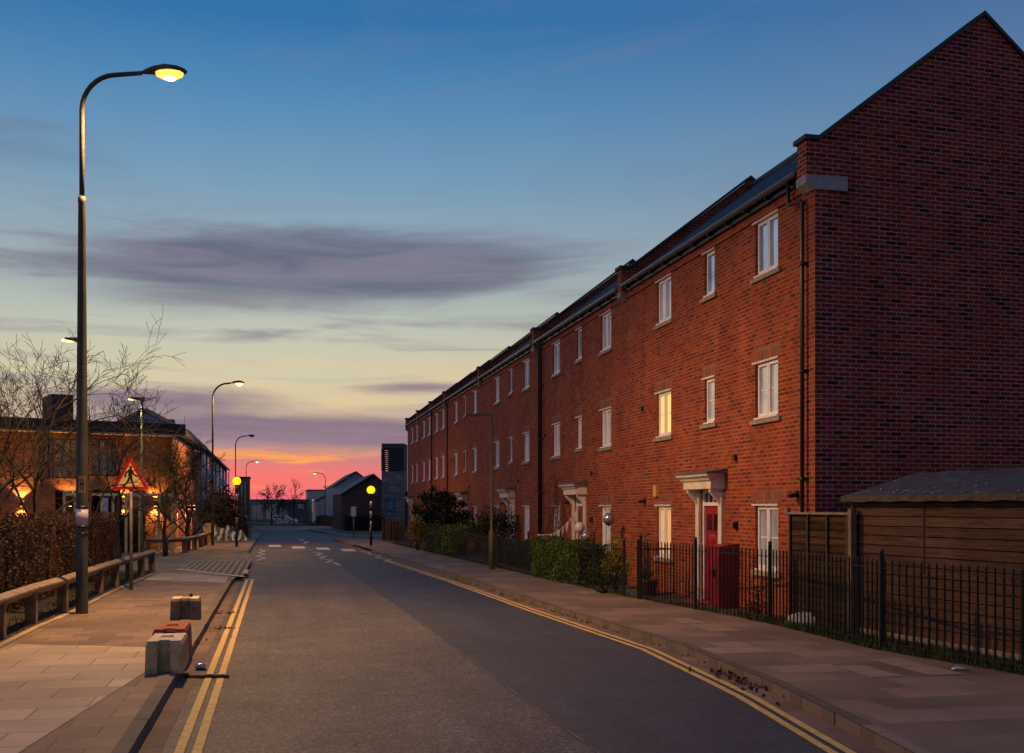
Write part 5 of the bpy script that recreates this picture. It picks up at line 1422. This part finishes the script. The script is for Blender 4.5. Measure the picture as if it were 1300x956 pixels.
# ------------------------------------------------------------------ belisha beacons
def beacon(b, label, top=3.05):
    t = thing('belisha_beacon', label, 'beacon', b, 0, 'crossing beacons'); n = 9; z = 0
    hs = (top)/n
    seq = [('black', 0, 1.15), ('white_paint', 1.15, 1.45), ('black', 1.45, 1.75), ('white_paint', 1.75, 2.05), ('black', 2.05, 2.35), ('white_paint', 2.35, 2.62), ('black', 2.62, top)]
    k = top/3.05
    for i, (mt, z0, z1) in enumerate(seq):
        m = MB(); r = .068 if i == 0 else .052
        m.lathe(b, [(r, z0*k+.001), (r, z1*k)], 12); m.build('band', mt, t)
    m = MB(); c = Vector(b)+Vector((0, 0, top+.20)); R_ = .21
    pr = [(R_*math.cos(-math.pi/2+math.pi*i/14)+.001, R_*math.sin(-math.pi/2+math.pi*i/14)) for i in range(15)]
    m.lathe(c, pr, 20); m.build('globe', 'beacon_glow', t)
    m = MB(); m.lathe(Vector(b)+Vector((0, 0, top-.03)), [(.05, 0), (.11, .05), (.11, .07)], 12); m.build('collar', 'black', t)
    light('lamp_light', 'POINT', c+Vector((0, -.26, .0)), 14, (1, .6, .05), t, .1)
beacon(tuple(G(300.5, 693.5)), 'lit yellow belisha beacon on the left pavement')
beacon(tuple(G(471, 693)), 'lit yellow belisha beacon on the right pavement', 2.62)
# small keep-left style sign post near the side road
p = G(414.5, 681); p = G(449, 683); t = thing('sign_post', 'small pale square sign on grey post at the side road', 'sign', p)
m = MB(); m.lathe(p, [(.04, 0), (.04, 1.7)], 8); m.build('pole', 'galv', t)
m = MB(); m.box(p.x-.17, p.x+.17, p.y-.07, p.y-.045, 1.45-.1, 2.0); m.build('sign_plate', 'paper', t)

# ------------------------------------------------------------------ warning sign
b = G(166.5, 749); t = thing('warning_sign', 'red triangular walking pedestrian sign on grey pole', 'sign', b)
top = CH-(622-HY)/FX*b.y
m = MB(); m.lathe(b, [(.04, 0), (.04, top+.55)], 12); m.build('pole', 'galv', t)
sz = .90; hh = .79; y = b.y-.06
def tri(s, oz=0.0, r=.0):
    c = hh/3; return [(-sz/2*s, -c*s+oz), (sz/2*s, -c*s+oz), (0, 2*c*s+oz)]
cz = top+hh/3-.0
def rounded(poly, rr):
    out = []
    for i in range(3):
        p, a_, c_ = Vector(poly[i]), Vector(poly[i-1]), Vector(poly[(i+1) % 3])
        d1 = (a_-p).normalized(); d2 = (c_-p).normalized(); s1, s2 = p+d1*rr*1.73, p+d2*rr*1.73
        for k in range(6):
            f = k/5; out.append(tuple((s1*(1-f)**2+p*2*f*(1-f)+s2*f*f)))
    return out
def platew(poly, y0, y1): 
    mm = MB(); mm.ext([(b.x+p[0], cz+p[1]) for p in poly], 'xz', y0, y1); return mm
pl = platew(rounded(tri(1.0), .035), y-.004, y).build('plate', 'sign_red', t)
platew(tri(.70, -.0), y-.009, y-.005).build('face', 'sign_yellow', pl)
m = platew([(-.002, 0), (.0, 0), (.001, .001)], y-.0095, y-.0094)
fig = MB()
def poly2(pts, o=0.0): fig.ext([(b.x+p[0]*.30, cz+p[1]*.30+.012) for p in pts], 'xz', y-.013-o, y-.0095)
poly2([(.06+.11*math.cos(a*math.pi/5), .86+.12*math.sin(a*math.pi/5)) for a in range(10)])
poly2([(-.10, .70), (.02, .76), (.16, .72), (.20, .58), (.16, .10), (-.12, .10), (-.16, .3)], .001)
poly2([(-.12, .12), (.03, .12), (-.05, -.20), (-.38, -.62), (-.52, -.55), (-.22, -.15)], .002)
poly2([(-.52, -.55), (-.38, -.62), (-.47, -.74), (-.62, -.62)], .003)
poly2([(-.04, .12), (.16, .12), (.24, -.28), (.42, -.76), (.28, -.80), (.10, -.32)], .003)
poly2([(.42, -.76), (.58, -.74), (.58, -.82), (.28, -.83)], .002)
poly2([(-.10, .68), (-.02, .60), (-.26, .38), (-.36, .06), (-.46, .08), (-.38, .44)], .004)
poly2([(.12, .70), (.20, .62), (.34, .34), (.60, .18), (.56, .09), (.26, .24), (.08, .56)], .004)
fig.build('pedestrian_symbol', 'black', pl)
st = MB()
for i in range(9):
    x0 = -.235+i*.055; st.box(b.x+x0, b.x+x0+.028, y-.012, y-.0095, cz-.172, cz-.162)
for i in range(6):
    if i in (2,): continue
    x0 = -.165+i*.058; st.box(b.x+x0, b.x+x0+.022, y-.012, y-.0095, cz-.122, cz-.113)
st.build('crossing_studs', 'black', pl)

# ------------------------------------------------------------------ traffic blocks
def tblock(c, ang, w, l, h, label, side, toppart, groove=True):
    t = thing('traffic_block', label, 'block', c, ang, 'heavy moulded traffic blocks on the left pavement')
    m = MB(); gw, gd = w*.17, .13; tp = .95
    def ringz(z, s, gs):
        X0, X1 = -w/2*s, w/2*s; Y0, Y1 = -l/2*s, l/2*s
        return [(X0, Y0, z), (-gw*gs, Y0, z), (-gw*.8*gs, Y0+gd, z), (gw*.8*gs, Y0+gd, z), (gw*gs, Y0, z), (X1, Y0, z), (X1, Y1, z), (X0, Y1, z)]
    rs = [ringz(0, 1, 1.1), ringz(.03, 1.01, 1.1), ringz(h*.9, tp+.02, 1), ringz(h, tp-.04, 1)]
    base = len(m.v)
    for a_, b_ in zip(rs[:-1], rs[1:]):
        for i in range(8): j = (i+1) % 8; m.face([a_[i], a_[j], b_[j], b_[i]])
    T = rs[-1]; m.face([T[0], T[1], T[2], T[7]]); m.face([T[2], T[3], T[6], T[7]]); m.face([T[3], T[4], T[5], T[6]])
    m.build('body', side, t, False)
    k = MB(); s = tp-.05; k.box(-w/2*s, -gw, -l/2*s, l/2*s, h+.002, h+.010); k.box(gw, w/2*s, -l/2*s, l/2*s, h+.002, h+.010); k.box(-gw, gw, -l/2*s+gd, l/2*s, h+.002, h+.008); k.build('painted_top', toppart, t, False)
    e = MB(); e.tube([(-.07, -.02, h), (-.065, -.02, h+.022), (.065, -.02, h+.022), (.07, -.02, h)], .010, 6); e.build('lifting_loop', toppart, t, False)
    return t
tblock((-4.17, 13.35, 0), R(12), .42, .92, .37, 'block coloured as if warmly lit, with chipped white top, nearest the camera', 'concrete_block', 'block_white')
tblock((-4.50, 14.62, 0), R(12), .42, 1.0, .37, 'faded red block touching the white-topped one', 'block_red', 'block_red')
bb = tblock((-5.72, 19.35, 0), R(14), .50, .62, .36, 'dark weathered block standing alone further up the pavement', 'concrete_dark', 'block_white')
m = MB(); m.lathe((.08, .1, .37), [(.03, 0), (.035, .03), (.015, .07)], 8); m.build('peg', 'black', bb, False)
# can and litter
p = G(254, 851, ROAD); p.z = ROAD+.045; m = MB(); m.tube([p+Vector((-.06, 0, 0)), p+Vector((-.02, .012, 0)), p+Vector((.07, .03, 0))], [.034, .045, .043], 14)
tag(m.build('drink_can', 'silver'), 'crushed silver drinks can lying in the left gutter', 'can')
p = G(1219, 851); m = MB(); m.face([p+Vector((-.09, -.03, .02)), p+Vector((.06, -.05, .035)), p+Vector((.08, .05, .02)), p+Vector((-.04, .05, .05))]); m.face([p+Vector((-.09, -.03, .012)), p+Vector((-.04, .05, .042)), p+Vector((-.10, .04, .01))])
tag(m.build('paper_scrap', 'paper'), 'crumpled pale paper scrap at the pavement edge by railings', 'litter')
p = G(1066, 811.5); t = MB(); u = Vector((.3, -.95, 0)).normalized(); v = Vector((.95, .3, 0))
q = [p-u*.20-v*.12, p+u*.20-v*.12, p+u*.20+v*.12, p-u*.20+v*.12]; t.face([(k.x, k.y, .010) for k in q])
tag(t.build('access_cover', 'drain'), 'small dark iron access cover set in the right pavement', 'cover')
m = MB()
for i in range(110):
    Y = random.gauss(13.2, .6); x = XR(Y)-abs(random.gauss(0, .14))-.02; m.leaf((x, Y, ROAD+.02+random.random()*.03), .07)
for i in range(160):
    Y = random.uniform(15, 32); m.leaf((XR(Y)-abs(random.gauss(0, .06))-.02, Y, ROAD+.015), .05)
for (gx, gy, n) in ((282, 799, 45), (289, 779, 30), (270, 812, 10)):
    p = G(gx, gy, ROAD)
    for i in range(n): m.leaf((min(p.x+random.gauss(0, .13), 90), p.y+random.gauss(0, .10), ROAD+.02), .055)
for i in range(220):
    Y = random.uniform(9, 30); m.leaf((XF(Y)+random.uniform(-.12, .4), Y, .02), .05)
o = m.build('fallen_leaves', 'dry_leaf'); o['kind'] = 'stuff'; o['label'] = 'dry brown leaves along kerbs and fence foot'; o['category'] = 'leaves'
# grass
m = MB()
def blade(x, y, z, h):
    a = random.random()*6.28; dx, dy = math.cos(a)*.006, math.sin(a)*.006; lx, ly = random.gauss(0, h*.35), random.gauss(0, h*.35); i = len(m.v)
    m.v += [(x-dx, y-dy, z), (x+dx, y+dy, z), (x+lx, y+ly, z+h)]; m.f.append((i, i+1, i+2)); m.uv.append([(0, 0)]*3); m.smooth.append(False)
for i in range(17000):
    Y = random.uniform(8.6, 19.2); f = random.random()**1.4; x = XF(Y)+(-.10)+f*1.25
    if math.sin(Y*2.1)+math.sin(Y*.7+x*3) < -1.0 and random.random() < .7: continue
    blade(x, Y, .005, random.uniform(.03, .13)*(1-.3*f))
for i in range(4000):
    Y = random.uniform(19, 60); blade(XF(Y)+random.uniform(-.06, .12), Y, .005, random.uniform(.02, .08))
for i in range(2500):
    Y = random.uniform(9, 33); blade(XK(Y)-random.uniform(0, .7), Y, .01, random.uniform(.03, .12))
o = m.build('grass', 'grass'); o['kind'] = 'stuff'; o['label'] = 'rough green grass at the foot of the railings'; o['category'] = 'grass'
# covered bicycle / folded thing by the bush, bin
p = V(290, 665, 63)
t = thing('covered_scooter', 'striped pale blue cover draped over a parked scooter by the bush', 'scooter', (p.x, 63, 0))
def drape(mat, k0):
    m = MB(); nx, ny = 28, 8
    def D(i, j):
        f = i/nx; u = -1.0+2.0*f; hgt = .95-.28*abs(math.sin(f*6.2))-.25*f*f+.12*(1-f)
        q = j/ny; lean = .55*(1-q)*f
        return Vector((p.x+u*.75+lean+.03*math.sin(i*2.3+j), 63-.08-.42*(1-q)+.05*math.sin(i*1.9)*(1-q), .06+(hgt-.06)*q))
    vv = [D(i, j) for i in range(nx+1) for j in range(ny+1)]
    m.add(vv, [(i*(ny+1)+j, (i+1)*(ny+1)+j, (i+1)*(ny+1)+j+1, i*(ny+1)+j+1) for i in range(nx) for j in range(ny)], True, uvf=lambda q: ((q[0]-p.x)/1.5, q[2]))
    return m.build('cover', mat, t)
def striped_cover():
    m, t_, b_ = newmat('striped_cover'); uv = t_.new('ShaderNodeTexCoord').outputs['UV']; s_ = t_.sep(uv)
    f = t_.math('FRACT', t_.math('MULTIPLY', t_.math('ADD', s_[0], t_.math('MULTIPLY', t_.noise(uv, 3, 3), .35)), 4.2))
    t_.put(b_.inputs['Base Color'], t_.ramp(f, [(.0, (.03, .04, .07)), (.42, (.04, .06, .10)), (.5, (.25, .36, .5)), (.8, (.42, .50, .6)), (.95, (.03, .04, .07))])); b_.inputs['Roughness'].default_value = .6
    return m
drape(striped_cover(), 0)
for x in (-.55, .6):
    m = MB(); m.tube([(p.x+x, 62.97, .25), (p.x+x, 63.07, .25)], .25, 14); m.build('wheel', 'tyre', t)
m = MB(); m.tube([(p.x-.55, 63, .25), (p.x-.4, 63, .8), (p.x+.2, 63, .85), (p.x+.6, 63, .3)], .05, 6); m.build('frame', 'black', t)
def zY(x, Y, z): return Vector(((x-CX)/FX*Y, Y, z))
p = zY(309, 72, 0); t = thing('litter_bin', 'dark litter bin with round hood on the left pavement', 'bin', (p.x, 72, gz(72)))
m = MB(); m.box(p.x-.42, p.x+.42, 71.6, 72.4, gz(72), .98); m.build('body', 'black', t)
m = MB(); m.tube([(p.x-.05, 71.75, 1.22), (p.x-.05, 72.25, 1.22)], .27, 16); m.build('hood', 'black', t)
# far roundabout planting
c = zY(362, 184, gz(184)); m = MB(); m.lathe(c, [(9, -.1), (9, .05), (6, .12), (.1, .15)], 28); struct('roundabout', m, simple('roundabout_turf', (.05, .07, .02), .9, var=.5, vs=.7))
bl = [((c.x+x, c.y-6.5+random.random(), c.z+.3), (1.1, .7, .35), 120) for x in (-7, -5, 5, 6.6)]
shrub('low planting on the far roundabout in front of the car', bl, 'hedge_green', .22)
# car
def car(c, ang):
    t = thing('estate_car', 'white estate car with yellow and blue side squares, far junction', 'car', c, ang)
    prof = [(-2.3, .35), (-2.32, .75), (-2.22, .98), (-1.98, 1.42), (-1.6, 1.50), (.3, 1.50), (1.05, 1.02), (2.05, .86), (2.3, .62), (2.3, .32), (1.9, .22), (-1.9, .22)]
    m = MB(); n = len(prof)
    def ww(z): return .88 if z < 1.0 else .88-(z-1.0)*.42
    Aq = [(p[0], -ww(p[1]), p[1]) for p in prof]; Bq = [(p[0], ww(p[1]), p[1]) for p in prof]
    m.face(Aq[:3]+[Aq[7]]+Aq[8:]); m.face([Aq[2], Aq[3], Aq[4], Aq[5], Aq[6], Aq[7]]); m.face((Bq[:3]+[Bq[7]]+Bq[8:])[::-1]); m.face([Bq[2], Bq[3], Bq[4], Bq[5], Bq[6], Bq[7]][::-1])
    for i in range(n): j = (i+1) % n; m.face([Aq[j], Aq[i], Bq[i], Bq[j]])
    m.build('body', 'car_white', t, False)
    for s in (-1, 1):
        def W(x, z): return (x, s*(ww(z)+.012), z)
        for q in ([(-1.98, 1.04), (-1.02, 1.04), (-1.02, 1.43), (-1.80, 1.42)], [(-.95, 1.04), (0, 1.04), (0, 1.44), (-.95, 1.44)], [(.06, 1.04), (.90, 1.04), (.33, 1.42), (.06, 1.44)]):
            m = MB(); m.face([W(*p) for p in q]); m.build('side_window', 'glass_car', t, False)
        for r_ in range(2):
            for k in range(7):
                x0 = -2.0+k*.58; m = MB(); z0 = .50+r_*.24; e = .014
                m.face([(x0, s*(.88+e), z0), (x0+.58, s*(.88+e), z0), (x0+.58, s*(.88+e), z0+.24), (x0, s*(.88+e), z0+.24)])
                m.build('side_square', 'car_yellow' if (k+r_) % 2 else 'car_blue', t, False)
    m = MB(); m.face([(.36, -.62, 1.47), (.36, .62, 1.47), (1.02, .80, 1.06), (1.02, -.80, 1.06)]); m.v = [(v[0]+.02, v[1], v[2]+.02) for v in m.v]; m.build('windscreen', 'glass_car', t, False)
    m = MB(); m.face([(-2.03, -.62, 1.42), (-2.24, -.78, 1.02), (-2.24, .78, 1.02), (-2.03, .62, 1.42)]); m.build('rear_window', 'glass_car', t, False)
    for x in (-1.4, 1.42):
        for s in (-1, 1):
            m = MB(); m.tube([(x, s*.70, .32), (x, s*.905, .32)], .32, 16); w_ = m.build('wheel', 'tyre', t, False); m = MB(); m.tube([(x, s*.90, .32), (x, s*.92, .32)], .2, 12); m.build('rim', 'galv', w_, False)
    m = MB(); m.box(-.45, -.2, -.55, .55, 1.51, 1.62); m.build('light_bar', 'car_blue', t, False)
    for s in (-1, 1):
        m = MB(); m.box(2.2, 2.31, s*.7-.14, s*.7+.14, .62, .76); m.build('headlight', 'white', t, False)
        m = MB(); m.box(-2.33, -2.25, s*.72-.1, s*.72+.1, .7, .98); m.build('tail_light', 'car_orange', t, False)
p = zY(362, 176, gz(176)-.0); p = zY(361, 203, 0); car((p.x, 203, gz(203)-.12), R(-12))
p2 = zY(337, 190, gz(190)); 
# ------------------------------------------------------------------ sky
w = bpy.data.worlds.new('World'); sc.world = w; w.use_nodes = True
t = NT(w.node_tree); bg = w.node_tree.nodes['Background']
dirv = t.new('ShaderNodeTexCoord').outputs['Generated']
s = t.sep(dirv); z = s[2]
az = t.math('ARCTAN2', s[0], s[1])
S = lambda r, g, b: srgb(r, g, b)[:3]
blue = t.ramp(z, [(0.0, S(150, 108, 128)), (.03, S(158, 124, 142)), (.055, S(180, 150, 150)), (.08, S(210, 186, 160)), (.11, S(212, 202, 170)), (.15, S(196, 199, 180)), (.19, S(168, 182, 182)), (.235, S(146, 169, 184)), (.28, S(118, 157, 186)), (.34, S(86, 139, 183)), (.40, S(50, 114, 170)), (.52, S(40, 98, 160)), (1.0, S(60, 96, 150))])
# away from the afterglow the low sky is tinted warm to light near fronts
g1 = t.math('POWER', 2.718, t.math('MULTIPLY', -1.0, t.math('POWER', t.math('DIVIDE', t.math('ADD', az, .24), .85), 2.0)))
away = t.ramp(z, [(0, S(120, 92, 88)), (.12, S(128, 108, 112)), (.3, S(104, 108, 132)), (.5, S(72, 98, 145)), (1, S(60, 94, 150))])
col = t.mix(g1, away, blue)
# pink and orange just above the horizon
gp = t.math('POWER', 2.718, t.math('MULTIPLY', -1.0, t.math('POWER', t.math('DIVIDE', t.math('ADD', az, .215), .17), 2.0)))
st = t.xyz(t.math('MULTIPLY', az, 5.0), t.math('MULTIPLY', z, 55.0), 0.0)
nst = t.noise(st, 1.0, 5, .55, .5)
gl = t.ramp(z, [(0, S(232, 110, 135)), (.012, S(244, 110, 116)), (.03, S(246, 122, 112)), (.042, S(226, 126, 124)), (.055, S(180, 122, 136)), (.09, S(200, 150, 140))])
col = t.mix(t.math('MULTIPLY', t.math('MULTIPLY', gp, t.smooth(z, .070, .030)), 1.0), col, gl)
col = t.mix(t.math('MULTIPLY', t.math('MULTIPLY', gp, t.smooth(nst, .47, .60)), t.math('MULTIPLY', t.smooth(z, .012, .028), t.smooth(z, .062, .04))), col, (*S(255, 168, 84), 1))
# yellow cream streaks
st2 = t.xyz(t.math('MULTIPLY', az, 3.2), t.math('MULTIPLY', z, 34.0), 3.0)
n2 = t.noise(st2, 1.0, 6, .6, .6)
gm = t.math('MULTIPLY', t.smooth(z, .055, .08), t.smooth(z, .15, .10))
col = t.mix(t.math('MULTIPLY', t.math('MULTIPLY', gm, g1), t.math('MULTIPLY', t.smooth(n2, .42, .62), .75)), col, (*S(226, 202, 158), 1))
# grey streaks across the pale zone
st3 = t.xyz(t.math('MULTIPLY', az, 2.6), t.math('MULTIPLY', z, 30.0), 9.0)
n3 = t.noise(st3, 1.1, 7, .6, .8)
gm3 = t.math('MULTIPLY', t.smooth(z, .05, .09), t.smooth(z, .30, .18))
col = t.mix(t.math('MULTIPLY', gm3, t.math('MULTIPLY', t.smooth(n3, .48, .70), .70)), col, (*S(128, 122, 140), 1))
def gauss2(a0, wa, z0, wz):
    a = t.math('POWER', t.math('DIVIDE', t.math('SUBTRACT', az, a0), wa), 2.0); b_ = t.math('POWER', t.math('DIVIDE', t.math('SUBTRACT', z, z0), wz), 2.0)
    return t.math('POWER', 2.718, t.math('MULTIPLY', -1.0, t.math('ADD', a, b_)))
wis = t.xyz(t.math('MULTIPLY', az, 3.0), t.math('MULTIPLY', z, 17.0), 21.0)
nw = t.noise(wis, 1.0, 8, .62, 1.1)
nw2 = t.noise(t.xyz(t.math('MULTIPLY', az, 7.0), t.math('MULTIPLY', z, 60.0), 5.0), 1.0, 5, .6, .6)
big = t.math('ADD', gauss2(-.22, .22, .205, .036), t.math('MULTIPLY', gauss2(-.06, .17, .215, .024), .6))
big = t.math('ADD', big, t.math('MULTIPLY', gauss2(-.46, .16, .29, .030), .35))
cm = t.math('ADD', t.math('ADD', big, t.math('MULTIPLY', t.math('SUBTRACT', nw, .5), 1.5)), t.math('MULTIPLY', t.math('SUBTRACT', nw2, .5), .55))
cm = t.math('MULTIPLY', t.smooth(cm, .12, .95), t.smooth(big, .02, .35))
col = t.mix(t.math('MULTIPLY', cm, .80), col, t.mix(t.smooth(nw2, .35, .65), (*S(84, 86, 112), 1), (*S(116, 108, 130), 1)))
# low bank of purple cloud
lowm = t.math('ADD', t.math('ADD', gauss2(-.16, .34, .068, .016), t.math('MULTIPLY', gauss2(-.32, .13, .095, .014), .8)), t.math('MULTIPLY', gauss2(-.08, .07, .108, .008), .7))
lm = t.smooth(t.math('ADD', lowm, t.math('ADD', t.math('MULTIPLY', t.math('SUBTRACT', n2, .5), .9), t.math('MULTIPLY', t.math('SUBTRACT', nw, .5), .7))), .25, .85)
col = t.mix(t.math('MULTIPLY', t.math('MULTIPLY', lm, t.smooth(lowm, .05, .4)), .85), col, t.mix(t.smooth(n3, .35, .6), (*S(112, 98, 128), 1), (*S(140, 118, 138), 1)))
# faint high veil
col = t.mix(t.math('MULTIPLY', t.math('MULTIPLY', t.smooth(nw, .52, .75), t.smooth(z, .22, .3)), .22), col, (*S(120, 128, 155), 1))
sky = t.new('ShaderNodeTexSky', sky_type='NISHITA'); sky.sun_disc = False; sky.sun_elevation = R(1.0); sky.sun_rotation = R(-14)
sk = t.mix(1.0, sky.outputs[0], (.03, .03, .03, 1), 'MULTIPLY')
fin = t.mix(.03, col, sk, 'ADD')
col2 = t.mix(t.smooth(z, -.002, -.03), fin, (.03, .03, .035, 1))
t.put(bg.inputs['Color'], col2); bg.inputs['Strength'].default_value = 1.0

# soft afterglow from beyond the library, low in the west
sl = bpy.data.lights.new('sun', 'SUN'); sl.energy = .32; sl.angle = R(25); sl.color = (1, .62, .42)
so = bpy.data.objects.new('sun', sl); COL.objects.link(so)
dv = Vector((.86, .28, -.34)); so.rotation_euler = dv.to_track_quat('-Z', 'Y').to_euler()

# ------------------------------------------------------------------ camera
cd = bpy.data.cameras.new('camera'); cam = bpy.data.objects.new('camera', cd); COL.objects.link(cam)
cam.location = (0, 0, CH); cam.rotation_euler = (R(90), 0, 0)
cd.sensor_width = 36; cd.lens = 36*FX/1300; cd.shift_y = (HY-478)/1300; cd.clip_end = 3000; cd.clip_start = .05
sc.camera = cam
sc.view_settings.view_transform = 'Standard'; sc.view_settings.look = 'None'; sc.view_settings.gamma = 1; sc.view_settings.exposure = 0
sc.cycles.use_denoising = True
